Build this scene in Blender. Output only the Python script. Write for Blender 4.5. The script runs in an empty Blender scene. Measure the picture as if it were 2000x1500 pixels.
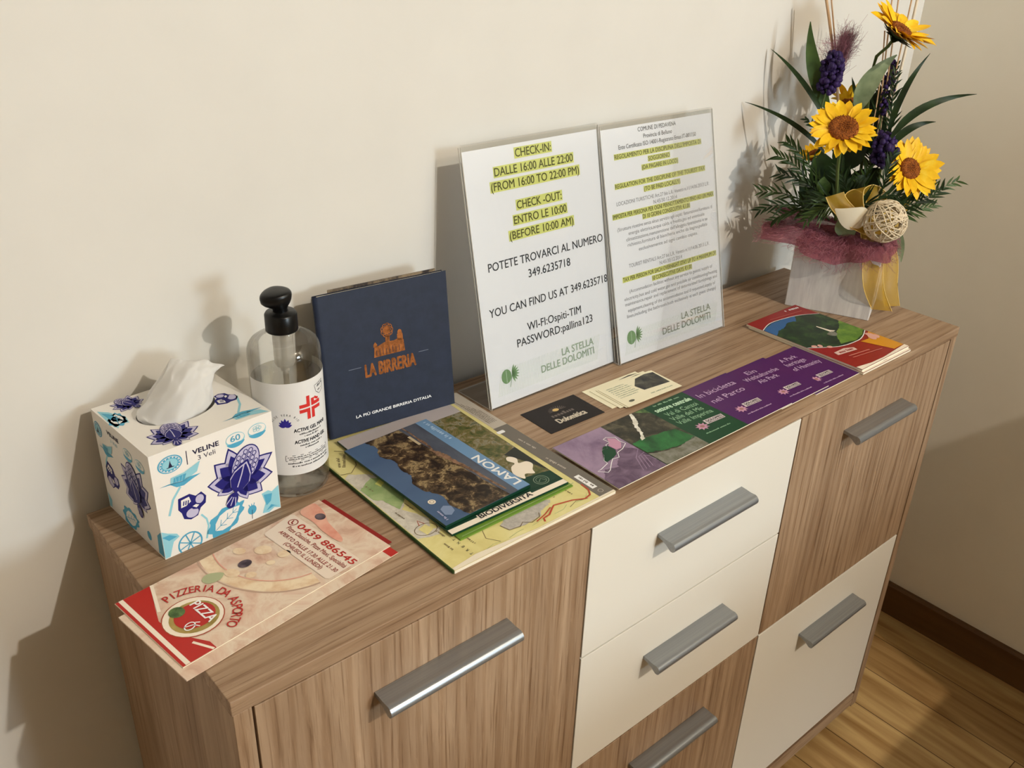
import bpy, math, random
from mathutils import Vector, Matrix, Euler, noise as mnoise
S = bpy.context.scene
COL = S.collection
random.seed(7)
T = 0.786                                   # height of the sideboard's top

# ---------------------------------------------------------------- camera
cd = bpy.data.cameras.new('camera'); cam = bpy.data.objects.new('camera', cd); COL.objects.link(cam)
F_PX = 1817.3
cd.sensor_width = 36; cd.lens = F_PX/2000*36; cd.clip_start = 0.02
CAM = Vector((-0.1825, -0.8145, 0.5372+T))
cam.location = CAM
cam.rotation_euler = Euler((math.radians(62.4814), math.radians(-1.8019), math.radians(-40.7276)), 'XYZ')
S.camera = cam
RM = cam.rotation_euler.to_matrix()

def AT(px, py, dep):
    """point of the room seen at photo pixel (px,py), dep metres in front of the lens"""
    return CAM + RM @ Vector(((px-1000)/F_PX*dep, -(py-750)/F_PX*dep, -dep))

# ---------------------------------------------------------------- world, lights, exposure
w = bpy.data.worlds.new('world'); S.world = w; w.use_nodes = True
w.node_tree.nodes['Background'].inputs[0].default_value = (0.62, 0.78, 1.0, 1)
w.node_tree.nodes['Background'].inputs[1].default_value = 0.6
LAMP = Vector((0.8455, -2.7248, 2.0083+T))
ld = bpy.data.lights.new('ceiling_bulb', 'POINT'); ld.energy = 155; ld.color = (1.0, 0.915, 0.79); ld.shadow_soft_size = 0.022
lo = bpy.data.objects.new('ceiling_bulb', ld); lo.location = LAMP; COL.objects.link(lo)
wd = bpy.data.lights.new('window_daylight', 'AREA'); wd.energy = 33; wd.color = (0.74, 0.90, 1.0); wd.shape = 'RECTANGLE'; wd.size = 0.46; wd.size_y = 0.56
wo = bpy.data.objects.new('window_daylight', wd); wo.location = (1.02, -3.09, T+0.52); wo.rotation_euler = (math.radians(90), 0, 0); COL.objects.link(wo)
S.view_settings.view_transform = 'Standard'; S.view_settings.look = 'None'; S.view_settings.gamma = 1
S.view_settings.use_curve_mapping = False
S.view_settings.exposure = 0.18

# ---------------------------------------------------------------- materials
def lin(h):
    h = h.lstrip('#'); o = []
    for i in (0, 2, 4):
        c = int(h[i:i+2], 16)/255
        o.append(c/12.92 if c <= .04045 else ((c+.055)/1.055)**2.4)
    return (*o, 1)

MATS = {}
def mat(name, col, rough=.5, metal=0, spec=.5, coat=0):
    if name in MATS: return MATS[name]
    m = bpy.data.materials.new(name); m.use_nodes = True; spec *= .6
    b = m.node_tree.nodes['Principled BSDF']
    b.inputs['Base Color'].default_value = lin(col); b.inputs['Roughness'].default_value = rough
    b.inputs['Metallic'].default_value = metal; b.inputs['Specular IOR Level'].default_value = spec
    if coat: b.inputs['Coat Weight'].default_value = coat; b.inputs['Coat Roughness'].default_value = .08
    MATS[name] = m
    return m

def ramp_mat(name, stops, scale=(1, 1, 1), detail=6, rough=.5, nrough=.6, dist=0., nscale=1., bump=0., spec=.5, second=None, coat=0, metal=0, interp='LINEAR', rand=False):
    """noise-driven colours in object space; stops = [(pos, hex)...]"""
    if name in MATS: return MATS[name]
    m = mat(name, stops[0][1], rough, metal, spec, coat); nt = m.node_tree; N = nt.nodes; L = nt.links; b = N['Principled BSDF']
    tc = N.new('ShaderNodeTexCoord'); mp = N.new('ShaderNodeMapping'); mp.inputs['Scale'].default_value = scale
    L.new(tc.outputs['Object'], mp.inputs['Vector'])
    if rand:
        oi = N.new('ShaderNodeObjectInfo'); mu = N.new('ShaderNodeMath'); mu.operation = 'MULTIPLY'; mu.inputs[1].default_value = 37.
        L.new(oi.outputs['Random'], mu.inputs[0]); L.new(mu.outputs[0], mp.inputs['Location'])
    nz = N.new('ShaderNodeTexNoise'); nz.inputs['Scale'].default_value = nscale; nz.inputs['Detail'].default_value = detail
    nz.inputs['Roughness'].default_value = nrough; nz.inputs['Distortion'].default_value = dist
    L.new(mp.outputs[0], nz.inputs['Vector'])
    r = N.new('ShaderNodeValToRGB'); r.color_ramp.interpolation = interp
    e = r.color_ramp.elements
    e[0].position = stops[0][0]; e[0].color = lin(stops[0][1]); e[1].position = stops[-1][0]; e[1].color = lin(stops[-1][1])
    for pz, h in stops[1:-1]:
        q = e.new(pz); q.color = lin(h)
    L.new(nz.outputs[0], r.inputs[0]); out = r.outputs[0]
    if second:                                   # fine streaks multiplied over it
        sc2, lo_, hi_ = second
        mp2 = N.new('ShaderNodeMapping'); mp2.inputs['Scale'].default_value = sc2; L.new(tc.outputs['Object'], mp2.inputs['Vector'])
        n2 = N.new('ShaderNodeTexNoise'); n2.inputs['Scale'].default_value = 1; n2.inputs['Detail'].default_value = 4; L.new(mp2.outputs[0], n2.inputs['Vector'])
        r2 = N.new('ShaderNodeValToRGB'); r2.color_ramp.elements[0].position = .32; r2.color_ramp.elements[1].position = .68
        r2.color_ramp.elements[0].color = lin(lo_); r2.color_ramp.elements[1].color = lin(hi_); L.new(n2.outputs[0], r2.inputs[0])
        mx = N.new('ShaderNodeMix'); mx.data_type = 'RGBA'; mx.blend_type = 'MULTIPLY'; mx.inputs[0].default_value = 1
        L.new(out, mx.inputs[6]); L.new(r2.outputs[0], mx.inputs[7]); out = mx.outputs[2]
    L.new(out, b.inputs['Base Color'])
    if bump:
        bp = N.new('ShaderNodeBump'); bp.inputs['Strength'].default_value = bump; bp.inputs['Distance'].default_value = .002
        L.new(nz.outputs[0], bp.inputs['Height']); L.new(bp.outputs[0], b.inputs['Normal'])
    return m

def clear_mat(name, tint, gloss=.06, rough=.03):
    """clear thin plastic: straight-through transparency with a fresnel gloss"""
    if name in MATS: return MATS[name]
    m = bpy.data.materials.new(name); m.use_nodes = True; nt = m.node_tree; N = nt.nodes; L = nt.links
    N.remove(N['Principled BSDF']); o = N['Material Output']
    t = N.new('ShaderNodeBsdfTransparent'); t.inputs[0].default_value = lin(tint)
    g = N.new('ShaderNodeBsdfGlossy'); g.inputs['Roughness'].default_value = rough
    lw = N.new('ShaderNodeLayerWeight'); lw.inputs[0].default_value = .25
    mu = N.new('ShaderNodeMath'); mu.operation = 'MULTIPLY_ADD'; mu.inputs[1].default_value = .4; mu.inputs[2].default_value = gloss
    L.new(lw.outputs['Fresnel'], mu.inputs[0]); mx = N.new('ShaderNodeMixShader')
    L.new(mu.outputs[0], mx.inputs[0]); L.new(t.outputs[0], mx.inputs[1]); L.new(g.outputs[0], mx.inputs[2]); L.new(mx.outputs[0], o.inputs[0])
    MATS[name] = m
    return m

def sheer_mat(name, col, clear=.4, rough=.35, trl=.4):
    """organza, tissue: part cloth, part see-through"""
    if name in MATS: return MATS[name]
    m = mat(name, col, rough); nt = m.node_tree; N = nt.nodes; L = nt.links; b = N['Principled BSDF']; o = N['Material Output']
    tl = N.new('ShaderNodeBsdfTranslucent'); tl.inputs[0].default_value = lin(col)
    m1 = N.new('ShaderNodeMixShader'); m1.inputs[0].default_value = trl; L.new(b.outputs[0], m1.inputs[1]); L.new(tl.outputs[0], m1.inputs[2])
    t = N.new('ShaderNodeBsdfTransparent'); m2 = N.new('ShaderNodeMixShader'); m2.inputs[0].default_value = clear
    L.new(m1.outputs[0], m2.inputs[1]); L.new(t.outputs[0], m2.inputs[2]); L.new(m2.outputs[0], o.inputs[0])
    return m

# wood: long soft streaks plus fine pores
def oak(name, ax):
    """sawn oak foil: broad bands, cathedral rings, dark pores and pale saw scratches, grain along axis ax"""
    m = mat(name, '#a08264', .46); nt = m.node_tree; N = nt.nodes; L = nt.links; b = N['Principled BSDF']
    tc = N.new('ShaderNodeTexCoord'); oi = N.new('ShaderNodeObjectInfo')
    mu = N.new('ShaderNodeMath'); mu.operation = 'MULTIPLY'; mu.inputs[1].default_value = 31.; L.new(oi.outputs['Random'], mu.inputs[0])
    def mapped(along, across):
        mp = N.new('ShaderNodeMapping'); sc = [across]*3; sc[ax] = along; mp.inputs['Scale'].default_value = sc
        L.new(tc.outputs['Object'], mp.inputs[0]); L.new(mu.outputs[0], mp.inputs['Location']); return mp.outputs[0]
    def noise(vec, detail, rough, dist):
        n = N.new('ShaderNodeTexNoise'); n.inputs['Scale'].default_value = 1; n.inputs['Detail'].default_value = detail; n.inputs['Roughness'].default_value = rough; n.inputs['Distortion'].default_value = dist
        L.new(vec, n.inputs['Vector']); return n.outputs[0]
    def ramp(v, stops):
        r = N.new('ShaderNodeValToRGB'); e = r.color_ramp.elements; e[0].position, e[0].color = stops[0][0], lin(stops[0][1]); e[1].position, e[1].color = stops[-1][0], lin(stops[-1][1])
        for p_, h in stops[1:-1]: q = e.new(p_); q.color = lin(h)
        L.new(v, r.inputs[0]); return r.outputs[0]
    def mult(a, c, f=1.):
        x = N.new('ShaderNodeMix'); x.data_type = 'RGBA'; x.blend_type = 'MULTIPLY'; x.inputs[0].default_value = f; L.new(a, x.inputs[6]); L.new(c, x.inputs[7]); return x.outputs[2]
    base = ramp(noise(mapped(2.0, 26), 6, .62, 1.1), [(.25, '#8a7058'), (.45, '#9a8067'), (.6, '#a68c72'), (.78, '#b3997f')])
    # growth rings: sine of a slow warped field
    w_ = N.new('ShaderNodeTexWave'); w_.wave_type = 'BANDS'; w_.bands_direction = 'XYZ'[(ax+1) % 3 if ax != 0 else 1]; w_.inputs['Scale'].default_value = 1.0; w_.inputs['Distortion'].default_value = 9; w_.inputs['Detail'].default_value = 3; w_.inputs['Detail Scale'].default_value = .9; w_.inputs['Detail Roughness'].default_value = .6
    L.new(mapped(1.7, 19), w_.inputs['Vector'])
    col = mult(base, ramp(w_.outputs[1], [(.0, '#cdb9a3'), (.5, '#ffffff')]), .42)
    col = mult(col, ramp(noise(mapped(9, 330), 3, .6, .2), [(.30, '#a88f74'), (.48, '#ffffff')]), .7)
    pale = ramp(noise(mapped(26, 260), 2, .5, 1.2), [(.6, '#000000'), (.72, '#3a3128')])
    ad = N.new('ShaderNodeMix'); ad.data_type = 'RGBA'; ad.blend_type = 'ADD'; ad.inputs[0].default_value = 1; L.new(col, ad.inputs[6]); L.new(pale, ad.inputs[7])
    L.new(ad.outputs[2], b.inputs['Base Color']); return m
M_oak_x = oak('oak_grain_along', 0); M_oak_z = oak('oak_grain_upright', 2); M_oak_y = oak('oak_grain_depth', 1)
M_white = mat('white_lacquer', '#dfdad0', .35)
M_alu = ramp_mat('brushed_aluminium', [(.3, '#94989d'), (.7, '#a2a6aa')], (3, 400, 400), 3, .36, metal=.8)
M_black = mat('black_plastic', '#0b0b0c', .3)
M_foot = mat('dark_foot', '#1d130d', .6)
M_wall = ramp_mat('painted_plaster', [(.3, '#d3d0ca'), (.7, '#d7d4ce')], (1, 1, 1), 5, .75, .55, 0, 9., bump=.16, spec=.25)
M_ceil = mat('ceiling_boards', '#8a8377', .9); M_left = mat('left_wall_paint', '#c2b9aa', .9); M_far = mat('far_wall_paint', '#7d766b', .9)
M_base = ramp_mat('baseboard_wood', [(.3, '#573a1e'), (.7, '#6e4d2b')], (30, 2, 30), 4, .5)
M_paper = sheer_mat('white_paper', '#fbfaff', 0., .6, .27)
M_page = mat('cream_page_edges', '#e6dcc8', .8)
M_ink = mat('black_ink', '#20232a', .6)

# ---------------------------------------------------------------- mesh builder
class MB:
    def __init__(s): s.v = []; s.f = []; s.m = []; s.sm = []; s.mats = []
    def mi(s, m):
        if m not in s.mats: s.mats.append(m)
        return s.mats.index(m)
    def add(s, vs, fs, m, smooth=False):
        o = len(s.v); s.v += [tuple(x) for x in vs]; k = s.mi(m)
        for f in fs: s.f.append([o+i for i in f]); s.m.append(k); s.sm.append(smooth)
    def face(s, pts, m, smooth=False): s.add(pts, [list(range(len(pts)))], m, smooth)
    def box(s, x0, x1, y0, y1, z0, z1, m):
        v = [(x, y, z) for z in (z0, z1) for y in (y0, y1) for x in (x0, x1)]
        s.add(v, [(0, 2, 3, 1), (4, 5, 7, 6), (0, 1, 5, 4), (2, 6, 7, 3), (0, 4, 6, 2), (1, 3, 7, 5)], m)
    def grid(s, rows, m, smooth=True, closed=False):
        n = len(rows[0]); vs = [p for r in rows for p in r]; fs = []
        for i in range(len(rows)-1):
            for j in range(n if closed else n-1):
                k = (j+1) % n; fs.append((i*n+j, i*n+k, (i+1)*n+k, (i+1)*n+j))
        s.add(vs, fs, m, smooth)
    def tube(s, path, rad, m, seg=6, cap=True):
        path = [Vector(p) for p in path]; n = len(path); rows = []
        if not hasattr(rad, '__len__'): rad = [rad]*n
        up = Vector((.13, .21, .97))
        for i, p in enumerate(path):
            t = (path[min(i+1, n-1)]-path[max(i-1, 0)]).normalized()
            a = t.cross(up)
            if a.length < 1e-4: a = t.cross(Vector((1, 0, 0)))
            a.normalize(); b = t.cross(a); b.normalize()
            rows.append([p+(a*math.cos(2*math.pi*j/seg)+b*math.sin(2*math.pi*j/seg))*rad[i] for j in range(seg)])
        s.grid(rows, m, True, True)
        if cap:
            s.face(rows[0], m); s.face(rows[-1][::-1], m)
    def lathe(s, prof, m, seg=40, c=(0, 0), smooth=True, sx=1., sy=1.):
        rows = [[(c[0]+r*sx*math.cos(2*math.pi*j/seg), c[1]+r*sy*math.sin(2*math.pi*j/seg), z) for j in range(seg)] for r, z in prof]
        s.grid(rows, m, smooth, True)
    def ball(s, c, r, m, seg=8, rings=6, sz=1.):
        rows = []
        for i in range(rings+1):
            a = math.pi*i/rings; rr = max(r*math.sin(a), r*.02)
            rows.append([(c[0]+rr*math.cos(2*math.pi*j/seg), c[1]+rr*math.sin(2*math.pi*j/seg), c[2]+r*sz*math.cos(a)) for j in range(seg)])
        s.grid(rows, m, True, True)
    def build(s, name, parent=None, bevel=0., solid=0., subsurf=0):
        me = bpy.data.meshes.new(name); me.from_pydata(s.v, [], s.f)
        for m in s.mats: me.materials.append(m)
        me.polygons.foreach_set('material_index', s.m); me.polygons.foreach_set('use_smooth', s.sm); me.update()
        o = bpy.data.objects.new(name, me); COL.objects.link(o)
        if parent: o.parent = parent
        if solid:
            q = o.modifiers.new('thickness', 'SOLIDIFY'); q.thickness = solid; q.offset = 0
        if bevel:
            q = o.modifiers.new('bevel', 'BEVEL'); q.width = bevel; q.segments = 2; q.limit_method = 'ANGLE'
        if subsurf:
            q = o.modifiers.new('smooth', 'SUBSURF'); q.levels = subsurf; q.render_levels = subsurf
        return o

def empty(name, loc=(0, 0, 0), rz=0.):
    o = bpy.data.objects.new(name, None); o.empty_display_size = .02; o.location = loc; o.rotation_euler = (0, 0, rz); COL.objects.link(o)
    return o
def tag(o, label, cat, group=None):
    o['label'] = label; o['category'] = cat
    if group: o['group'] = group
    return o
def struct(o):
    o['kind'] = 'structure'; return o

# ---------------------------------------------------------------- printing (flat ink shapes on a sheet, in millimetres)
_TC = {}
def text_geo(s, bold=0.):
    k = (s, bold)
    if k in _TC: return _TC[k]
    cu = bpy.data.curves.new('t', 'FONT'); cu.body = s; cu.offset = bold; cu.resolution_u = 3
    ob = bpy.data.objects.new('t', cu); COL.objects.link(ob)
    dg = bpy.context.evaluated_depsgraph_get(); ev = ob.evaluated_get(dg); me = ev.to_mesh()
    vs = [(v.co.x, v.co.y) for v in me.vertices]; fs = [list(p.vertices) for p in me.polygons]
    if fs and me.polygons[0].normal.z < 0: fs = [f[::-1] for f in fs]
    ev.to_mesh_clear(); bpy.data.objects.remove(ob); bpy.data.curves.remove(cu)
    _TC[k] = (vs, fs); return _TC[k]
CAPH = max(v[1] for v in text_geo('H')[0])
LAYER = 0.00014

class Pr:
    def __init__(s, mb, fn): s.mb = mb; s.fn = fn
    def P(s, x, y, L): return s.fn(x, y, L*LAYER)
    def poly(s, pts, m, L=1): s.mb.face([s.P(x, y, L) for x, y in pts], m)
    def blob(s, pts, m, L=1, k=4):
        o = []; n = len(pts)
        for i in range(n):
            a, b, c, d = (pts[(i+j-1) % n] for j in range(4))
            for t in (q/k for q in range(k)):
                o.append(tuple(.5*(2*b[e]+(c[e]-a[e])*t+(2*a[e]-5*b[e]+4*c[e]-d[e])*t*t+(3*b[e]-a[e]-3*c[e]+d[e])*t**3) for e in (0, 1)))
        s.poly(o, m, L)
    def spl(s, pts, k=6):
        o = []; n = len(pts)
        for i in range(n-1):
            a, b, c, d = pts[max(i-1, 0)], pts[i], pts[i+1], pts[min(i+2, n-1)]
            for t in (q/k for q in range(k)): o.append(tuple(.5*(2*b[e]+(c[e]-a[e])*t+(2*a[e]-5*b[e]+4*c[e]-d[e])*t*t+(3*b[e]-a[e]-3*c[e]+d[e])*t**3) for e in (0, 1)))
        return o+[pts[-1]]
    def rough(s, pts, m, L=1, amp=1.0, k=6):
        r = random.Random(len(pts)*7+L); o = []; n = len(pts)
        xs = [p[0] for p in pts]; ys = [p[1] for p in pts]; bx = (min(xs), max(xs), min(ys), max(ys))
        for i in range(n):
            a, c = pts[i], pts[(i+1) % n]
            for q in range(k):
                t = q/k; x, y = a[0]+(c[0]-a[0])*t, a[1]+(c[1]-a[1])*t
                j = amp if bx[0]+1 < x < bx[1]-1 and bx[2]+1 < y < bx[3]-1 else 0
                o.append((x+r.uniform(-j, j), y+r.uniform(-j, j)))
        s.poly(o, m, L)
    def rect(s, x0, y0, x1, y1, m, L=1, nx=1, ny=1):
        s.mb.grid([[s.P(x0+(x1-x0)*i/nx, y0+(y1-y0)*j/ny, L) for i in range(nx+1)] for j in range(ny+1)], m, False)
    def ell(s, cx, cy, rx, ry, m, L=1, rot=0., n=28, a0=0., a1=360.):
        c, d = math.cos(rot), math.sin(rot); pts = []
        full = abs(a1-a0) >= 360
        for i in range(n if full else n+1):
            a = math.radians(a0+(a1-a0)*i/n); x, y = rx*math.cos(a), ry*math.sin(a); pts.append((cx+x*c-y*d, cy+x*d+y*c))
        s.poly(pts, m, L)
    def ring(s, cx, cy, rx, ry, wd, m, L=1, rot=0., n=32):
        c, d = math.cos(rot), math.sin(rot); R = []
        for k in (0, 1):
            R.append([])
            for i in range(n+1):
                a = 2*math.pi*i/n; x, y = (rx-wd*k)*math.cos(a), (ry-wd*k)*math.sin(a); R[k].append(s.P(cx+x*c-y*d, cy+x*d+y*c, L))
        s.mb.grid([R[1], R[0]], m, False)
    def line(s, pts, wd, m, L=1, closed=False):
        if closed: pts = list(pts)+[pts[0]]
        a_, b_ = [], []
        n = len(pts)
        for i in range(n):
            p0 = pts[max(i-1, 0)]; p1 = pts[min(i+1, n-1)]
            if closed and i in (0, n-1): p0, p1 = pts[-2], pts[1]
            dx, dy = p1[0]-p0[0], p1[1]-p0[1]; l = math.hypot(dx, dy) or 1
            nx, ny = -dy/l*wd/2, dx/l*wd/2
            a_.append(s.P(pts[i][0]-nx, pts[i][1]-ny, L)); b_.append(s.P(pts[i][0]+nx, pts[i][1]+ny, L))
        s.mb.grid([a_, b_], m, False)
    def text(s, t, a, b, cap, m, L=2, bold=0., slant=0.):
        vs, fs = text_geo(t)
        if not vs: return
        x0 = min(v[0] for v in vs); x1 = max(v[0] for v in vs)
        dx, dy = b[0]-a[0], b[1]-a[1]; wd = math.hypot(dx, dy); dx /= wd; dy /= wd
        sx = wd/(x1-x0); sy = cap/CAPH; k = bold*sy*1.1
        for ii, (ox, oy) in enumerate(((-k, 0), (k, 0), (0, k*.8), (0, -k*.8)) if bold else ((0, 0),)):
            out = []
            for x, y in vs:
                u = (x-x0)*sx+slant*y*sy+ox; q = y*sy+oy
                out.append(s.P(a[0]+dx*u-dy*q, a[1]+dy*u+dx*q, L+.22*ii))
            s.mb.add(out, fs, m)
    def greek(s, a, b, cap, m, L=2, seed=1):
        """an unreadable line of small print: a row of tiny letter-like strokes"""
        r = random.Random(seed); dx, dy = b[0]-a[0], b[1]-a[1]; wd = math.hypot(dx, dy); dx /= wd; dy /= wd; u = 0
        while u < wd-cap*.3:
            k = cap*r.uniform(.25, .6); h = cap*r.choice((.62, .7, .7, 1.)); 
            if r.random() < .16: u += cap*.45; continue
            q = [(u, 0), (u+k, 0), (u+k, h), (u, h)]
            s.poly([(a[0]+dx*x-dy*y, a[1]+dy*x+dx*y) for x, y in q], m, L); u += k+cap*.2
    def arc(s, t, cx, cy, rx, ry, a0, a1, cap, m, L=2, bold=0., inward=False):
        n = len(t)
        for i, ch in enumerate(t):
            if ch == ' ': continue
            an = math.radians(a0+(a1-a0)*(i+.5)/n); x, y = cx+rx*math.cos(an), cy+ry*math.sin(an)
            tx, ty = (rx*math.sin(an), -ry*math.cos(an)); l = math.hypot(tx, ty); tx /= l; ty /= l
            if inward: tx, ty = -tx, -ty
            vs, _ = text_geo(ch); wd = (max(v[0] for v in vs)-min(v[0] for v in vs))*cap/CAPH*.8
            s.text(ch, (x-tx*wd/2, y-ty*wd/2), (x+tx*wd/2, y+ty*wd/2), cap, m, L, bold)

def flat(z): return lambda x, y, h: Vector((x/1000, y/1000, z+h))
def plane(o, u, v):
    o, u, v = Vector(o), Vector(u), Vector(v); n = u.cross(v)
    return lambda x, y, h: o+u*(x/1000)+v*(y/1000)+n*h

# ---------------------------------------------------------------- the room
YW = 0.016; XB = 1.4523; XW = 1.4643; CZ = 2.86; YF = -3.0; XL = -2.2
def slab(name, x0, x1, y0, y1, z0, z1, m):
    b = MB(); b.box(x0, x1, y0, y1, z0, z1, m); return struct(b.build(name))
# floor: laminate planks running away from the right wall's foot
mf = bpy.data.materials.new('laminate_planks'); mf.use_nodes = True; nt = mf.node_tree; N = nt.nodes; L = nt.links; bs = N['Principled BSDF']
tc = N.new('ShaderNodeTexCoord'); mp = N.new('ShaderNodeMapping'); mp.inputs['Rotation'].default_value = (0, 0, math.radians(90))
L.new(tc.outputs['Object'], mp.inputs[0]); br = N.new('ShaderNodeTexBrick'); br.inputs['Scale'].default_value = 1
br.inputs['Brick Width'].default_value = 1.1; br.inputs['Row Height'].default_value = .098; br.inputs['Mortar Size'].default_value = .0009
br.inputs['Color1'].default_value = lin('#d0b078'); br.inputs['Color2'].default_value = lin('#b18f5c'); br.inputs['Mortar'].default_value = lin('#5a4020')
L.new(mp.outputs[0], br.inputs[0])
mp2 = N.new('ShaderNodeMapping'); mp2.inputs['Scale'].default_value = (26, 2.2, 1); L.new(tc.outputs['Object'], mp2.inputs[0])
nz = N.new('ShaderNodeTexNoise'); nz.inputs['Scale'].default_value = 1.6; nz.inputs['Detail'].default_value = 6; nz.inputs['Distortion'].default_value = .6; L.new(mp2.outputs[0], nz.inputs[0])
rp = N.new('ShaderNodeValToRGB'); rp.color_ramp.elements[0].position = .3; rp.color_ramp.elements[0].color = lin('#b9a384'); rp.color_ramp.elements[1].position = .7; rp.color_ramp.elements[1].color = (1, 1, 1, 1)
L.new(nz.outputs[0], rp.inputs[0]); mx = N.new('ShaderNodeMix'); mx.data_type = 'RGBA'; mx.blend_type = 'MULTIPLY'; mx.inputs[0].default_value = 1
L.new(br.outputs[0], mx.inputs[6]); L.new(rp.outputs[0], mx.inputs[7]); L.new(mx.outputs[2], bs.inputs['Base Color']); bs.inputs['Roughness'].default_value = .4
slab('floor', XL, XW, YF, YW, -.1, 0, mf)
slab('wall_back', XL-.1, XW+.1, YW, YW+.1, 0, CZ, M_wall)
slab('wall_right', XW, XW+.1, YF, YW, 0, CZ, ramp_mat('brightened_plaster', [(.3, '#ece6d8'), (.7, '#f0eadc')], (1, 1, 1), 5, .8, .55, 0, 9., bump=.16, spec=.2))  # plaster colour lightened here to stand in for extra light on this wall
slab('wall_left', XL-.1, XL, YF, YW, 0, CZ, M_left)
slab('ceiling', XL-.1, XW+.1, YF-.1, YW+.1, CZ, CZ+.1, M_ceil)
WX0, WX1, WZ0, WZ1 = .70, 1.36, T+.22, T+.92          # window opening behind the photographer
b = MB(); b.box(XL-.1, WX0, YF-.1, YF, 0, CZ, M_far); b.box(WX1, XW+.1, YF-.1, YF, 0, CZ, M_far)
b.box(WX0, WX1, YF-.1, YF, 0, WZ0, M_far); b.box(WX0, WX1, YF-.1, YF, WZ1, CZ, M_far); struct(b.build('wall_front'))
b = MB()
for q in ((WX0, WX0+.05, WZ0, WZ1), (WX1-.05, WX1, WZ0, WZ1), (WX0+.05, WX1-.05, WZ0, WZ0+.05), (WX0+.05, WX1-.05, WZ1-.05, WZ1)):
    b.box(q[0], q[1], YF-.07, YF-.02, q[2], q[3], M_white)
struct(b.build('window_1'))
b = MB(); BH = .0726-.0
b.grid([[(XW, y, 0) for y in (YF, YW)], [(XB, y, 0) for y in (YF, YW)], [(XB, y, BH-.004) for y in (YF, YW)], [(XB+.004, y, BH) for y in (YF, YW)], [(XW, y, BH) for y in (YF, YW)]], M_base, False)
struct(b.build('baseboard_right'))
b = MB(); b.box(1.16, XB, YW-.012, YW, 0, BH, M_base); struct(b.build('baseboard_back'))

# ceiling lamp (the one that throws the shadows)
lp = empty('ceiling_lamp', (LAMP.x, LAMP.y, CZ)); tag(lp, 'bare bulb ceiling lamp on a short cord behind the photographer', 'lamp')
b = MB(); b.lathe([(.001, 0), (.05, 0), (.05, -.015), (.012, -.022), (.001, -.022)], M_white, 24); b.build('ceiling_rose', lp)
b = MB(); b.tube([(0, 0, -.02), (0, 0, LAMP.z-CZ+.06)], .003, M_white); b.lathe([(.001, LAMP.z-CZ+.065), (.016, LAMP.z-CZ+.065), (.016, LAMP.z-CZ+.03), (.001, LAMP.z-CZ+.03)], M_white, 20); b.build('cord', lp)

# unseen furniture added as light blockers, shaped to shade floor and right wall
tb = empty('light_blocker_table', (.62, -1.42, 0)); tag(tb, 'unseen oak table added behind the camera to shade the floor', 'table')
b = MB(); b.box(-.7, .588, -.4, .4, .72, .75, M_oak_x); b.build('tabletop', tb, .003)
for sx in (-.66, .54):
    for sy in (-.36, .36):
        b = MB(); b.box(sx-.025, sx+.025, sy-.025, sy+.025, 0, .72, M_oak_z); b.build('leg', tb)
cb = empty('light_blocker_cabinet', (1.35, -1.17, 0)); tag(cb, 'unseen chest high white cabinet added to shade the right wall and floor', 'cabinet')
b = MB(); b.box(-.11, .095, -.22, .22, .04, 1.12, M_white); b.build('carcass', cb, .002)
b = MB(); b.box(-.128, -.112, -.215, -.002, .06, 1.1, M_white); b.build('door', cb, .001)
b = MB(); b.box(-.128, -.112, .002, .215, .06, 1.1, M_white); b.build('door', cb, .001)
b = MB(); b.box(-.1, .09, -.21, .21, 0, .04, M_black); b.build('plinth', cb)

# ---------------------------------------------------------------- the sideboard
W, D = 1.148, .3062
TT = .0148
sb = empty('sideboard', (0, 0, 0))
tag(sb, 'oak effect sideboard with white and oak fronts and aluminium bar handles against the wall', 'sideboard')
b = MB(); b.box(0, W, -D, 0, T-TT, T, M_oak_x); b.build('top_panel', sb, .0008)
b = MB(); b.box(.0012, .0166, -D+.0005, -.004, .028, T-TT, M_oak_z); b.build('side_panel', sb, .0006)
b = MB(); b.box(W-.0172, W-.0005, -D+.0005, -.004, .028, T-TT, M_oak_z); b.build('side_panel', sb, .0006)
b = MB(); b.box(.017, W-.0175, -D+.0008, -.01, .0325, .0600, M_oak_x); b.build('bottom_panel', sb, .0005)
b = MB(); b.box(.017, W-.0175, -.008, -.0045, .0605, T-TT-.0005, M_oak_z); b.build('back_panel', sb)
for xx in (.3745, .743):
    b = MB(); b.box(xx-.0005, xx+.0165, -D+.02, -.01, .0605, T-TT-.0005, M_oak_z); b.build('divider', sb)
for xx in (.03, W-.03):
    for yy in (-D+.03, -.04):
        b = MB(); b.lathe([(.001, 0), (.014, 0), (.016, .004), (.016, .026), (.012, .0325), (.001, .0325)], M_foot, 18, (xx, yy)); b.build('foot', sb)
HPROF = [(0, 0), (.007, -.0005), (.013, -.0013), (.017, -.0013), (.0205, -.0010), (.0235, -.0022), (.0255, -.0048), (.0260, -.0078), (.0250, -.0106), (.0228, -.0124), (.0200, -.0126), (.0172, -.0108), (.013, -.0076), (.008, -.0054), (.003, -.0046), (0, -.0046)]
def handle(parent, x0, x1, z, yf):
    b = MB(); r0 = [(x0, yf-o, z+h) for o, h in HPROF]; r1 = [(x1, yf-o, z+h) for o, h in HPROF]
    b.grid([r0, r1], M_alu, True, True); b.face(r0, M_alu); b.face(r1[::-1], M_alu)
    h = b.build('handle', parent, .0006); return h
def front(name, x0, x1, z0, z1, m, hx, hz):
    b = MB(); g = .0012
    b.box(x0+g, x1-g, -D, -D+.016, z0+g, z1-g, m); o = b.build(name, sb, .0006)
    handle(o, hx, hx+.149, hz, -D); return o
zt = T-TT; za, zb_, zc = T-.1886, T-.3656, T-.7156
X0, X1, X2, X3 = .0172, .383, .7479, 1.1275
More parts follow.
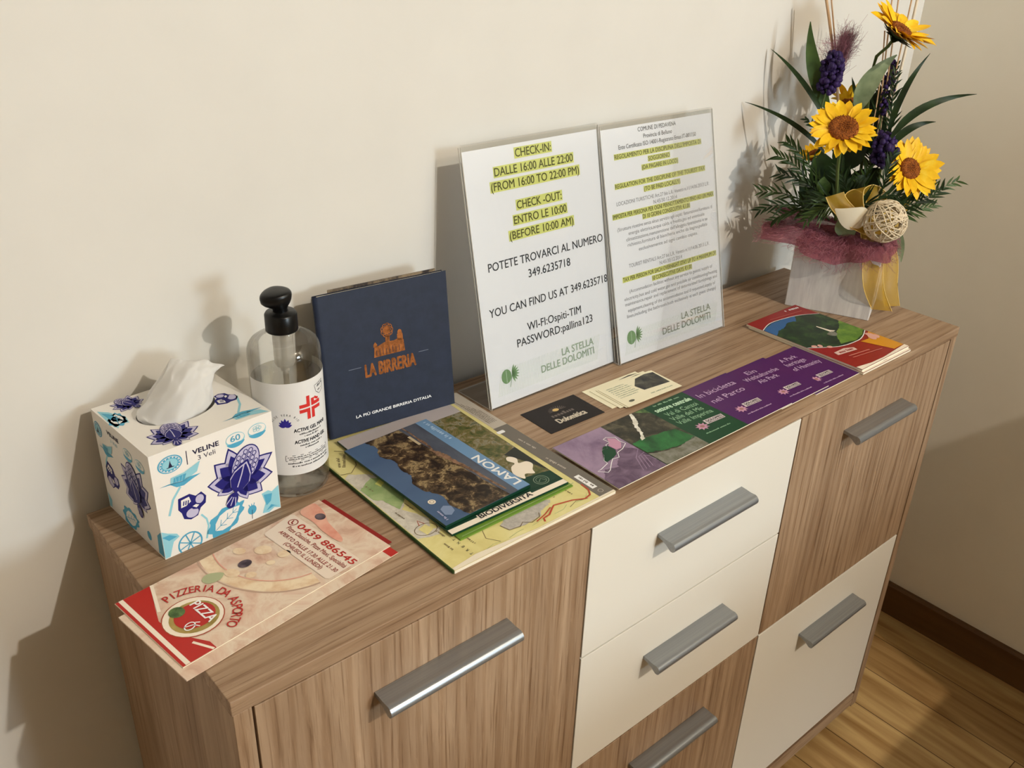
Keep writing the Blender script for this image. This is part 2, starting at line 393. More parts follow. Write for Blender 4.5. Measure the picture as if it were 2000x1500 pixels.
front('door', X0, X1, zb_, zt, M_oak_z, .1245, T-.069)['label'] = 'oak door'
front('door', X0, X1, zc, zb_, M_white, .1245, T-.429)['label'] = 'white door'
front('drawer', X1, X2, za, zt, M_white, .490, T-.0705)['label'] = 'white drawer'
front('drawer', X1, X2, zb_, za, M_white, .4925, T-.2495)['label'] = 'white drawer'
front('door', X1, X2, zc, zb_, M_oak_z, .4905, T-.4295)['label'] = 'oak door'
front('door', X2, X3, zb_, zt, M_oak_z, .862, T-.0735)['label'] = 'oak door'
front('door', X2, X3, zc, zb_, M_white, .8655, T-.4295)['label'] = 'white door'

# ---------------------------------------------------------------- tissue box
C_navy = mat('print_navy', '#17156b', .5); C_lilac = mat('print_lilac', '#b9b4cf', .55); C_teal = mat('print_teal', '#4c9fc0', .5)
C_teal2 = mat('print_pale_teal', '#8cc4d2', .55); C_cart = mat('carton_white', '#e4e0da', .45); C_dk = mat('print_dark', '#1f1b3c', .5)
def petal_pts(cx, cy, l, wd, rot, tip=1., jag=0):
    c, d = math.cos(rot), math.sin(rot); P = []
    prof = [(0, 0), (.15, .32), (.4, .5), (.65, .42), (.85, .2), (1, 0)]
    L_ = [(t*l, k*wd) for t, k in prof]; R_ = [(t*l, -k*wd) for t, k in prof[-2:0:-1]]
    for x, y in L_+R_: P.append((cx+x*c-y*d, cy+x*d+y*c))
    return P
def lotus(pr, cx, cy, sz, rot, L=1, k=0):
    """ornate navy flower: fan of outlined petals, scaly middle, pointed heart"""
    def pt(a, r): return cx+sz*r*math.cos(rot+a), cy+sz*r*math.sin(rot+a)
    for a, l, wd in ((2.35, .42, .26), (-2.4, .42, .26), (1.85, .56, .36), (-1.85, .54, .36), (1.2, .6, .38), (-1.25, .62, .38), (.68, .66, .34), (-.68, .7, .34)):
        for j, (f, m) in enumerate(((1, C_navy), (.9, C_lilac), (.7, C_navy))):
            pr.poly(petal_pts(*pt(a, .02*(1+j)), l*sz*f, wd*sz*f, rot+a), m, L+j)
    pr.ell(*pt(0, .3), .36*sz, .25*sz, C_navy, L+3, rot); pr.ell(*pt(0, .3), .34*sz, .23*sz, C_lilac, L+4, rot)
    for i in range(-3, 4):
        for j in range(-2, 3):
            x, y = .3+i*.085+(.042 if j % 2 else 0), j*.085
            if ((x-.3)/.33)**2+(y/.22)**2 < .85:
                a, r = math.atan2(y, x), math.hypot(x, y); pr.ring(*pt(a, r), .05*sz, .045*sz, .014*sz, C_navy, L+5, rot, 8)
    for f, m, q in ((1, C_navy, 6), (.92, C_lilac, 7), (.86, C_navy, 8)): pr.poly(petal_pts(*pt(math.pi, .22), .62*sz*f, .42*sz*f, rot), m, L+q)
    pr.line([pt(math.pi, .12), pt(.1, .12), pt(.12, .3)], .022*sz, C_lilac, L+9)
    pr.ell(*pt(math.pi, .36), .15*sz, .1*sz, C_navy, L+6, rot)
    for j in (-1, 0, 1): pr.line([pt(math.pi+.12*j, .3), pt(math.pi+.2*j, .46)], .018*sz, C_lilac, L+7)
def paisley(pr, cx, cy, sz, rot, L=1):
    c, d = math.cos(rot), math.sin(rot)
    def q(x, y): return cx+sz*(x*c-y*d), cy+sz*(x*d+y*c)
    pr.poly([q(*p) for p in ((-.5, .42), (-.1, .5), (.12, .36), (.32, .46), (.5, .25), (.48, -.02), (.3, -.15), (.2, -.42), (-.05, -.5), (-.3, -.4), (-.38, -.15), (-.5, 0))], C_navy, L)
    pr.poly([q(*p) for p in ((-.4, .34), (-.12, .4), (-.05, .2), (-.22, .08), (-.4, .05))], C_cart, L+1)
    pr.ell(*q(.26, .2), .15*sz, .17*sz, C_lilac, L+1, rot); pr.ell(*q(0, -.25), .22*sz, .18*sz, C_lilac, L+1, rot)
    pr.poly([q(*p) for p in ((-.08, 0), (.1, .1), (.34, 0), (.2, -.16), (.02, -.12))], C_navy, L+2)
    pr.poly([q(*p) for p in ((0, 0), (.12, .05), (.24, -.01), (.14, -.09))], C_cart, L+3)
    for x in (-.32, -.24, -.16): pr.line([q(x, .12), q(x+.02, .28)], .04*sz, C_navy, L+2)
def tulip(pr, x0, y0, x1, y1, sx, sy, L=1):
    """teal open flower on a thin stem from (x1,y1)"""
    pr.line([(x0, y0-sy*.3), (x0-(x0-x1)*.6, y0-(y0-y1)*.5), (x1, y1)], 2.2, C_teal2, L)
    pr.poly([(x0-sx*.55, y0+sy*.1), (x0-sx*.3, y0+sy*.12), (x0-sx*.1, y0-sy*.25), (x0+sx*.1, y0-sy*.3), (x0+sx*.35, y0-sy*.1), (x0+sx*.6, y0+sy*.05), (x0+sx*.2, y0+sy*.12), (x0+sx*.05, y0-sy*.02)], C_teal, L+1)
    pr.poly([(x0-sx*.25, y0+sy*.1), (x0-sx*.22, y0+sy*.45), (x0+sx*.15, y0+sy*.5), (x0+sx*.62, y0+sy*.85), (x0+sx*.5, y0+sy*.25), (x0+sx*.2, y0)], C_teal2, L+1)
    pr.poly([(x0-sx*.18, y0+sy*.1), (x0-sx*.14, y0+sy*.38), (x0+sx*.2, y0+sy*.4), (x0+sx*.15, y0)], C_teal, L+2)
    for i in range(4): pr.line([(x0-sx*.1+i*sx*.08, y0+sy*.06), (x0-sx*.1+i*sx*.1, y0+sy*.36)], .5, C_teal2, L+3)
def scallop_leaf(pr, cx, cy, l, wd, rot, L=1):
    c, d = math.cos(rot), math.sin(rot); P = []
    for i in range(40):
        a = 2*math.pi*i/40; r = 1+.1*math.cos(a*9); x, y = l*.5*r*math.cos(a), wd*.5*r*math.sin(a)*(1-.25*math.cos(a)); P.append((cx+x*c-y*d, cy+x*d+y*c))
    pr.poly(P, C_teal, L)
    pr.poly(petal_pts(cx-.36*l*c, cy-.36*l*d, l*.76, wd*.72, rot), C_cart, L+1)
    pr.line([(cx-.36*l*c, cy-.36*l*d), (cx+.3*l*c, cy+.3*l*d)], .6, C_teal, L+2)
    for t in (-.2, 0, .18):
        for sg in (-1, 1):
            bx, by = cx+t*l*c, cy+t*l*d; a = rot+sg*.8; pr.line([(bx, by), (bx+.15*l*math.cos(a), by+.15*l*math.sin(a))], .6, C_teal, L+2)
def medallion(pr, cx, cy, rx, ry, L=1):
    pr.ell(cx, cy, rx, ry, C_teal, L); pr.ring(cx, cy, rx*.88, ry*.88, rx*.04, C_cart, L+1); pr.ell(cx, cy, rx*.62, ry*.62, C_teal2, L+1)
    for i in range(16):
        a = i*math.pi/8; pr.ell(cx+rx*.75*math.cos(a), cy+ry*.75*math.sin(a), rx*.06, ry*.08, C_cart, L+2, 0, 6)
    pr.poly([(cx-2, cy-3), (cx+2, cy-3), (cx+.6, cy+1), (cx+.3, cy+4), (cx-.6, cy+1)], C_dk, L+2); pr.line([(cx-3.5, cy-3), (cx+3.5, cy-3)], .7, C_dk, L+2)
def cup(pr, cx, cy, rx, ry, L=1, txt=None):
    pr.ell(cx, cy+ry*.1, rx, ry*.95, C_teal2, L); pr.ell(cx, cy+ry*.22, rx*.92, ry*.72, C_cart, L+1)
    pr.ell(cx, cy, rx, ry, C_teal, L+2, 0, 16, 200, 340)
    if txt: pr.text(txt, (cx-rx*.5, cy-ry*.1), (cx+rx*.5, cy-ry*.1), ry*.8, C_teal, L+3, .01)
    else:
        for a in range(5): pr.ring(cx+rx*.3*math.cos(a*1.257), cy+ry*.35+ry*.25*math.sin(a*1.257), rx*.2, ry*.25, .5, C_teal2, L+3, 0, 10)
def lemon(pr, cx, cy, r, L=1):
    pr.ring(cx, cy, r, r, r*.13, C_teal, L, 0, 24)
    for i in range(4): a = i*math.pi/4+.3; pr.line([(cx-r*.9*math.cos(a), cy-r*.9*math.sin(a)), (cx+r*.9*math.cos(a), cy+r*.9*math.sin(a))], r*.09, C_teal, L+1)

BW, BD, BH_ = .120, .113, .1085
tbx = empty('tissue_box', (.031, -.114, T), math.radians(4.3)); tag(tbx, 'white tissue box printed with navy and turquoise flowers at the left end of the sideboard', 'tissue box')
b = MB()
for f in ([(0, 0, 0), (BW, 0, 0), (BW, 0, BH_), (0, 0, BH_)], [(0, BD, 0), (0, 0, 0), (0, 0, BH_), (0, BD, BH_)], [(BW, 0, 0), (BW, BD, 0), (BW, BD, BH_), (BW, 0, BH_)], [(BW, BD, 0), (0, BD, 0), (0, BD, BH_), (BW, BD, BH_)], [(0, BD, 0), (BW, BD, 0), (BW, 0, 0), (0, 0, 0)]): b.face(f, C_cart)
hc, hr = (.058, .062), (.037, .026)              # the oval opening in the lid
n = 48; inner = [(hc[0]+hr[0]*math.cos(2*math.pi*i/n), hc[1]+hr[1]*math.sin(2*math.pi*i/n), BH_) for i in range(n)]; outer = []
for x, y, z in inner:
    dx, dy = x-hc[0], y-hc[1]; t = min(((BW-hc[0]) if dx > 0 else hc[0])/max(abs(dx), 1e-6), ((BD-hc[1]) if dy > 0 else hc[1])/max(abs(dy), 1e-6)); outer.append((hc[0]+dx*t, hc[1]+dy*t, BH_))
b.grid([outer, inner], C_cart, False, True)
for cx, cy in ((0, 0), (BW, 0), (BW, BD), (0, BD)):
    best = sorted(range(n), key=lambda i: (outer[i][0]-cx)**2+(outer[i][1]-cy)**2)[:2]; b.face([outer[best[0]], outer[best[1]], (cx, cy, BH_)], C_cart)
b.box(.0006, BW-.0006, .0006, BD-.0006, .0005, .001, C_cart)
pf = Pr(b, plane((0, 0, 0), (1, 0, 0), (0, 0, 1)))
medallion(pf, 17.8, 94, 11.5, 8.6); pf.line([(33.7, 101), (33.4, 87)], .8, C_dk)
pf.text('VELINE', (39.4, 94.6), (64.7, 94.4), 4.6, C_dk, 1, .03); pf.text('3 Veli', (43.5, 87.4), (60.5, 87.4), 4.6, C_dk, 1)
cup(pf, 81, 93.2, 9.8, 7.4, 1, '60'); cup(pf, 103.5, 94.2, 9.5, 7.2)
lotus(pf, 80, 50, 56, math.radians(62)); tulip(pf, 24, 73, 10, 43, 34, 16); paisley(pf, 32, 43.5, 27, -.12)
pf.line([(39, 31), (43.5, 24), (44.5, 16), (41, 3)], 1.8, C_teal2)
scallop_leaf(pf, 63, 14.5, 42, 25, .55); pf.ell(89.5, 12, 4.6, 5, C_teal); pf.line([(89.5, 12), (88.6, 2)], .6, C_dk)
for i in range(3): pf.line([(89.5+i*2-2, 16), (89.5+i*3-3, 19)], .8, C_teal)
pf.poly([(101, 25), (108, 26), (112, 23), (119.6, 27), (119.6, 1), (113, 4), (107, 1), (100, 3), (104, 13)], C_teal2, 1); pf.poly([(103, 23), (112, 21), (110, 13), (105, 10)], C_teal, 2); pf.poly([(104, 4), (110, 9), (117, 4), (113, 6)], C_teal, 2)
lemon(pf, 25, 6, 12); pf.poly([(0.3, 1), (0.3, 30), (6, 26), (14, 22), (16, 18), (10, 15), (7, 7), (5, 1)], C_teal2, 1); pf.poly([(0.3, 24), (7, 24), (14, 19), (6, 18)], C_teal, 2)
pl_ = Pr(b, plane((0, BD, 0), (0, -1, 0), (0, 0, 1)))
medallion(pl_, 9, 91, 8, 8); pl_.text('VELINE', (29, 95), (53, 95), 4, C_dk, 1, .03); pl_.text('3 Veli', (34, 88), (48, 88), 3.4, C_teal2, 1)
tulip(pl_, 19, 71, 10, 45, 26, 15); paisley(pl_, 21, 43, 27, -.6); lotus(pl_, 74, 52, 48, math.radians(100)); cup(pl_, 69, 90, 9, 6); cup(pl_, 92, 89, 9, 6)
scallop_leaf(pl_, 50, 12, 34, 22, .3); pl_.poly([(102, 2), (112.6, 2), (112.6, 30), (104, 22)], C_teal, 1); pl_.poly([(2, 18), (9, 12), (6, 2), (1, 2)], C_teal2, 1); pl_.ell(86, 12, 4, 5, C_teal)
pt_ = Pr(b, plane((0, 0, BH_), (1, 0, 0), (0, 1, 0)))
lotus(pt_, 33, 18, 38, math.radians(75)); lotus(pt_, 30, 98, 26, math.radians(110)); tulip(pt_, 96, 13, 112, 48, 36, -14); paisley(pt_, 102, 50, 22, 1.2)
scallop_leaf(pt_, 9, 78, 26, 15, 1.3); pt_.poly([(2, 104), (9, 96), (17, 78), (15, 66), (8, 70), (3, 62), (1, 80)], C_teal2, 1); pt_.poly([(3, 98), (8, 92), (13, 72), (5, 76)], C_teal, 2); lemon(pt_, 100, 92, 9)
b.build('carton', tbx)
# the sheet pulled half out of the slot
M_tis = sheer_mat('tissue_sheet', '#f1efec', .06, .8)
b = MB(); k = .001
rows = [[(24, 58, 106), (34, 44, 104), (52, 38, 104), (72, 42, 104), (90, 58, 104)],
        [(21, 62, 112), (31, 42, 109), (50, 34, 110), (73, 38, 111), (93, 56, 110)],
        [(26, 68, 117), (36, 50, 118), (55, 42, 124), (76, 44, 126), (94, 58, 124)],
        [(44, 72, 127), (49, 58, 130), (62, 50, 137), (80, 48, 138), (98, 58, 134)],
        [(58, 76, 140), (62, 66, 143), (72, 58, 147), (86, 54, 145), (106, 58, 138)],
        [(70, 78, 153), (75, 72, 151), (82, 66, 150.5), (94, 62, 147), (112, 62, 136)],
        [(60, 82, 139), (68, 80, 140), (80, 76, 140), (94, 70, 138), (104, 66, 133)],
        [(42, 80, 122), (54, 84, 122), (70, 84, 122), (86, 80, 122), (98, 70, 124)],
        [(28, 68, 108), (42, 82, 106), (60, 86, 106), (80, 82, 106), (92, 68, 106)]]
fine = []
rnd = random.Random(3)
def lerp(a, c, t): return tuple(a[i]+(c[i]-a[i])*t for i in range(3))
for i in range(len(rows)-1):
    for a in range(3):
        r = []
        for j in range(4):
            for c in range(4):
                p = lerp(lerp(rows[i][j], rows[i][j+1], c/4), lerp(rows[i+1][j], rows[i+1][j+1], c/4), a/3)
                q = Vector(p)*.09; d = abs(mnoise.noise(q*.9))*9+abs(mnoise.noise(q*2.1+Vector((3, 1, 7))))*4-3.2
                r.append(((p[0]+d*.5)*k, (p[1]-d)*k, (p[2]+d*.6)*k))
        r.append(tuple(x*k for x in lerp(rows[i][4], rows[i+1][4], a/3))); fine.append(r)
fine.append([tuple(x*k for x in p) for p in rows[-1]][:1]*1)
fine.pop()
b.grid(fine, M_tis, True); b.build('tissue', tbx, subsurf=2)

# ---------------------------------------------------------------- hand gel bottle
BR = .0348; bt = empty('hand_gel_bottle', (.1854, -.0719, T)); tag(bt, 'clear pump bottle of hand gel with black pump and white label beside the tissue box', 'bottle')
M_clear = clear_mat('clear_bottle', '#f9f8f5', .05); M_gel = clear_mat('clear_gel', '#fbfaf7', .0, .1)
b = MB(); b.lathe([(.001, .0022), (.024, .0022), (.028, .0005), (.0318, .0012), (.0340, .004), (BR, .008), (BR, .1485), (.0343, .153), (.033, .1572), (.0306, .1608), (.0275, .1632), (.0235, .1648), (.0195, .1654), (.0165, .1660), (.0156, .1675), (.0158, .1690), (.0156, .1708), (.0146, .1712)], M_clear, 64); b.build('bottle_body', bt)
b = MB(); b.lathe([(.001, .004), (.0305, .004), (.0332, .008), (.0332, .124), (.001, .124)], M_gel, 48); b.build('gel', bt)
b = MB(); b.lathe([(.0098, .1705), (.0098, .137), (.0085, .134), (.0045, .131), (.0045, .128)], sheer_mat('pump_tube_plastic', '#d2cec6', .5, .4), 28); b.build('pump_chamber', bt)
b = MB(); b.lathe([(.001, .1705), (.0149, .1705), (.0153, .1715), (.0151, .1868), (.0138, .1888), (.0080, .1892), (.0080, .1897), (.001, .1897)], M_black, 40); b.build('pump_collar', bt)
b = MB(); b.tube([(0, 0, .185), (0, 0, .06), (.004, .002, .012)], .0028, sheer_mat('dip_tube_plastic', '#cdc9c0', .45, .4)); b.build('dip_tube', bt)
b = MB()
vdir = Vector((-.86, -.12, 0)).normalized(); vs_ = Vector((-vdir.y, vdir.x, 0))
rows = []
for z, a, fwd, bk, sh in ((.1885, .0072, .0072, .0072, 0), (.1925, .0068, .0074, .0068, 0), (.1955, .0085, .0105, .0078, 0), (.1990, .0110, .0160, .0092, 0), (.2025, .0128, .0192, .0102, 0), (.2065, .0136, .0200, .0108, 0), (.2088, .0133, .0196, .0106, 0), (.2101, .0122, .0180, .0098, 0), (.2107, .0100, .0150, .0080, 0), (.2109, .0060, .0090, .0048, 0), (.2109, .0020, .0030, .0016, 0), (.2109, .0002, .0003, .0002, 0)):
    r = []
    for j in range(28):
        an = 2*math.pi*j/28; q = math.cos(an); tilt = 0
        r.append(vdir*((fwd if q > 0 else bk)*q)+vs_*(sh+a*math.sin(an)*(1-.22*max(q, 0)**3))+Vector((0, 0, z+tilt-.0018*max(q, 0)*(z > .194)*(fwd/.02)**2)))
    rows.append([tuple(p) for p in r])
b.grid(rows, M_black, True, True); b.build('pump_head', bt)
b = MB(); M_lab = mat('label_white', '#dad9d8', .4); RL = BR+.0003; lc = math.atan2(-.884, .467)+math.radians(-24)
def lab(x, y, h):
    a = lc+x/1000/RL; return Vector(((RL+h)*math.cos(a), (RL+h)*math.sin(a), y/1000))
pb = Pr(b, lab); pb.rect(-62, 29.5, 62, 130, M_lab, 0, 72, 1)
C_ink = M_ink; C_red = mat('print_red', '#c8302c', .45); C_ind = mat('print_indigo', '#2b2487', .5)
def sub(pts, nn=6):
    o = []
    for i in range(len(pts)):
        a, c = pts[i], pts[(i+1) % len(pts)]; o += [(a[0]+(c[0]-a[0])*t/nn, a[1]+(c[1]-a[1])*t/nn) for t in range(nn)]
    return o
cx, cy = 3, 101                                   # the red double cross: four bent arms
for sx in (-1, 1):
    for sy in (-1, 1):
        k = (12.5, 12.5, 12.5, 8.5)[(sx > 0)+2*(sy > 0)] if sx*sy > 0 or sx < 0 else 12.5
        pb.rect(*sorted((cx+sx*.8, cx+sx*12))[:1], *sorted((cy+sy*.8, cy+sy*4.4))[:1], max(cx+sx*.8, cx+sx*12), max(cy+sy*.8, cy+sy*4.4), C_red, 1, 6, 1)
        pb.rect(min(cx+sx*.8, cx+sx*4.4), min(cy+sy*4.2, cy+sy*k), max(cx+sx*.8, cx+sx*4.4), max(cy+sy*4.2, cy+sy*k), C_red, 1, 2, 1)
pb.line([(cx+5, cy+8.4), (cx+7.5, cy+6.6), (cx+10, cy+5.6)], 2.4, C_red, 1)
for i in range(7):
    a = math.radians(90+(i-3)*24); ln = 9.5-abs(i-3)*.9; pb.poly(petal_pts(-23.5, 84, ln, 3.4, a), C_ind, 1)
pb.arc('ALOE VERA BIO', -23.5, 86, 12, 10, 165, 15, 2.2, C_ink, 1)
pb.text('ACTIVE GEL MANI', (-16, 77.2), (20, 77.2), 3.6, C_ink, 1, .03); pb.greek((-11, 73.6), (14, 73.6), 1.8, C_ink, 1, 3); pb.greek((-6, 70.6), (10, 70.6), 1.8, C_ink, 1, 4)
pb.text('ACTIVE HAND GEL', (-16, 64.4), (20, 64.4), 3.6, C_ink, 1, .03); pb.greek((-11, 61), (14, 61), 1.8, C_ink, 1, 5); pb.greek((-6, 58), (10, 58), 1.8, C_ink, 1, 6)
fr = [(-26, 45.5), (22, 45.5), (22, 51.5), (-26, 51.5)]
pb.line(sub(fr), .5, C_ink, 1, True); pb.greek((-24, 49), (20, 49), 1.3, C_ink, 1, 7); pb.greek((-24, 46.8), (20, 46.8), 1.3, C_ink, 1, 8)
for i, (a, z) in enumerate(((-24, 42), (-20, 38.5))): pb.greek((a, z), (22, z), 1.9, C_ink, 1, 9+i)
pb.line(sub([(9, 121), (22, 123), (22, 113), (16, 110), (11, 114)]), .5, C_ink, 1, True); pb.greek((12, 117.5), (21, 119.5), 2.6, C_ink, 1, 12); pb.greek((14, 113.5), (20, 115), 2.2, C_ink, 1, 13)
b.build('label', bt)

# ---------------------------------------------------------------- upright things: menu and notice stands
def leaner(name, x, y, z, yaw, lean):
    """Empty whose local x runs along the bottom edge, local y up the leaning face, local z out of the face"""
    o = empty(name); u = Vector((math.cos(yaw), math.sin(yaw), 0)); n = Vector((-u.y, u.x, 0))
    v = Vector((0, 0, math.cos(lean)))+n*math.sin(lean); q = u.cross(v)
    o.matrix_world = Matrix(((u.x, v.x, q.x, x), (u.y, v.y, q.y, y), (u.z, v.z, q.z, z), (0, 0, 0, 1)))
    return o
M_navycov = ramp_mat('dark_blue_leatherette', [(.3, '#1b2233'), (.7, '#232b40')], (1, 1, 1), 8, .55, .7, 0, 60, bump=.05)
M_copper = ramp_mat('copper_foil', [(.35, '#6a390f'), (.65, '#a9632a')], (1, 1, 1), 6, .4, .7, 0, 160, metal=.4)
M_brownpage = ramp_mat('dark_photo_page', [(.4, '#24160d'), (.6, '#7d6b52')], (1, 1, 1), 5, .5, .7, 0, 60)
MZ = T+.0078
mn = leaner('menu_booklet', .2523, -.0345, MZ, -.102, .128); tag(mn, 'dark blue square menu booklet with copper foil building emblem leaning on the wall', 'menu')
mw, mh = .156, .161
b = MB()
prof = [(-.002, -.0042), (-.0034, -.0025), (-.0036, -.0005), (-.0022, .0012), (.002, .0018), (.006, .0014), (.012, .001), (mw, .001)]
b.grid([[(x, 0, z) for x, z in prof], [(x, mh, z) for x, z in prof]], M_navycov, True)
prof2 = [(-.002, -.0042), (.01, -.0046), (mw-.002, -.0046)]
b.grid([[(x, 0, z) for x, z in prof2[::-1]], [(x, mh, z) for x, z in prof2[::-1]]], M_navycov, True)
pm = Pr(b, lambda x, y, h: Vector((x/1000, y/1000, .00105+h)))
def tower(x0, x1, y0, y1):
    pm.poly([(x0, y0), (x1, y0), (x1, y1), ((x0+x1)/2, y1+3), (x0, y1)], M_copper, 1)
pm.poly([(58.5, 80.5), (97, 80.5), (96, 94), (90, 96.5), (84, 95), (72, 95.5), (64, 92.5), (60, 93)], M_copper, 1)
tower(59, 63.5, 92, 95); tower(88.5, 95.5, 94, 101); pm.ell(92, 103, 2.6, 3.4, M_copper, 2)
pm.poly([(73.5, 94), (79, 94), (79.5, 101), (78, 103), (74.5, 103)], M_copper, 2)
for a in range(9): t = a*.7; pm.ring(76.7+4.6*math.cos(t), 108.5+5*math.sin(t), 3.2, 3.4, .9, M_copper, 2, 0, 14)
pm.ell(76.7, 108.5, 4.4, 4.8, M_copper, 1)
for i in range(8): pm.line([(62+i*4, 82), (62+i*4, 88+(i % 3))], .5, M_navycov, 3)
pm.text('LA BIRRERIA', (46.5, 60.5), (109, 60.2), 14.5, M_copper, 1, .03)
pm.line([(27, 73.5), (42, 73.4)], .5, mat('faded_silver', '#7d8392', .4), 1); pm.line([(113.8, 74.6), (126.3, 74.4)], .5, mat('faded_silver', '#7d8392'), 1)
C_wht = mat('print_white', '#efeff0', .5)
pm.text("LA PI\u00d9 GRANDE BIRRERIA D'ITALIA", (29.8, 16.4), (125.4, 16.4), 3.1, C_wht, 1, .028)
b.build('cover', mn)
b = MB(); b.box(.002, mw-.004, .002, mh-.001, -.0036, -.0002, M_page); b.build('pages', mn)
b = MB(); b.box(.016, mw-.010, .004, mh+.0030, -.0060, -.0048, M_brownpage); b.build('loose_sheet', mn)['label'] = 'dark photo sheet sticking out behind the cover'

M_acr = clear_mat('clear_acrylic', '#fbfcfc', .008, .02)
M_acre = mat('acrylic_cut_edge', '#d9d6d0', .15)
C_hi = mat('highlighter_yellow', '#ccce74', .7); C_olive = mat('olive_ink', '#4b4a1c', .7); C_grey = mat('grey_ink', '#84848a', .7); C_sage = mat('sage_ink', '#8fa08a', .7); C_band = mat('pale_sage_tint', '#dfe4dc', .7); C_lg = mat('leaf_print_green', '#6f8f62', .7)
def stand(x, y, yaw, lean, label, draw):
    t = leaner('notice_stand', x, y, T+.0012, yaw, lean); tag(t, label, 'sign', 'acrylic notice stands leaning against the wall')
    w_, h_ = .212, .303
    b = MB(); b.box(0, w_, 0, h_, .0012, .0026, M_acr); b.box(0, w_, .002, h_, -.0026, -.0012, M_acr)
    r = [(x_, h_+.0026*math.sin(a), .0026*math.cos(a)) for x_ in (0, w_) for a in [math.pi*i/8 for i in range(9)]]
    b.grid([r[:9], r[9:]], M_acr, True)
    b.box(-.0003, 0, 0, h_, .0012, .0027, M_acre); b.box(-.0003, 0, 0, h_, -.0027, -.0012, M_acre); b.box(w_, w_+.0003, 0, h_, .0012, .0027, M_acre)
    b.build('front_pane', t)
    # foot folded back along the top of the sideboard
    b = MB(); iv = t.matrix_world.inverted(); u = Vector((math.cos(yaw), math.sin(yaw), 0)); n = Vector((-u.y, u.x, 0)); o = Vector((x, y, T+.0002))
    pts = [o, o+u*w_, o+u*w_+n*.062, o+n*.062]; lo_ = [iv@p for p in pts]; hi_ = [iv@(p+Vector((0, 0, .0016))) for p in pts]
    b.add(lo_+hi_, [(0, 3, 2, 1), (4, 5, 6, 7), (0, 1, 5, 4)], M_acr); b.add(lo_+hi_, [(1, 2, 6, 5), (2, 3, 7, 6), (3, 0, 4, 7)], M_acre); b.build('foot', t)
    b = MB(); b.face([(.0015, .001, .0004), (w_-.0008, .001, .0004), (w_-.0008, .298, .0004), (.0015, .298, .0004)], M_paper); pr = Pr(b, lambda x_, y_, h: Vector((x_/1000, y_/1000, .00042+h*.8))); draw(pr); b.build('notice_sheet', t)
    return t
def leaf_logo(pr, x, y, k=1.):
    pr.ell(x+9*k, y+8*k, 7*k, 8*k, C_lg, 2); pr.line([(x+17*k, y+8*k), (x+13*k, y-5*k)], .7, C_lg, 2)
    for a in range(-70, 90, 20): 
        c, d = math.cos(math.radians(a)), math.sin(math.radians(a)); pr.poly(petal_pts(x+17*k, y+9*k, 11*k, 2.4*k, math.radians(a)), C_lg, 2)
    pr.line([(x+9*k, y+1*k), (x+9*k, y+15*k)], .4, C_band, 3)
def hatch(pr, x0, x1, y0, y1):
    x = x0
    while x < x1-6:
        pr.line([(x, y0), (x+8, y1)], .7, C_band, 1); x += 2.6
def sign_a(pr):
    for t, a, c, y, cap in (('CHECK-IN:', 77.5, 133.4, 283, 9), ('DALLE 16:00 ALLE 22:00', 44.3, 167.4, 266, 9), ('(FROM 16:00 TO 22:00 PM)', 37.3, 176, 250.2, 9), ('CHECK -OUT:', 72.5, 143.6, 225, 9), ('ENTRO LE 10:00', 65.7, 150.1, 208.6, 9), ('(BEFORE 10:00 AM)', 56.9, 159.7, 192, 9)):
        pr.rect(a-1.5, y-1.8, c+1.5, y+cap+1.6, C_hi, 1); pr.text(t, (a, y), (c, y), cap, C_olive, 2, .012)
    for t, a, c, y, cap in (('POTETE TROVARCI AL NUMERO', 20, 207.8, 161.6, 9.6), ('349.6235718', 79.4, 148.5, 143, 9.6), ('YOU CAN FIND US AT 349.6235718', 14.1, 210.6, 109, 9.6), ('WI-FI:Ospiti-TIM', 69.1, 159.8, 80, 9.6), ('PASSWORD:pallina123', 50.8, 178.6, 64, 9.6)):
        pr.text(t, (a, y), (c, y), cap, M_ink, 2, .004)
    hatch(pr, 14, 188, 12, 44); pr.text('LA STELLA', (121.2, 34.2), (176.9, 34.2), 9, C_sage, 3, .01); pr.text('DELLE DOLOMITI', (84.8, 22), (176.8, 22), 9, C_sage, 3, .01); leaf_logo(pr, 19, 25, 1.1)
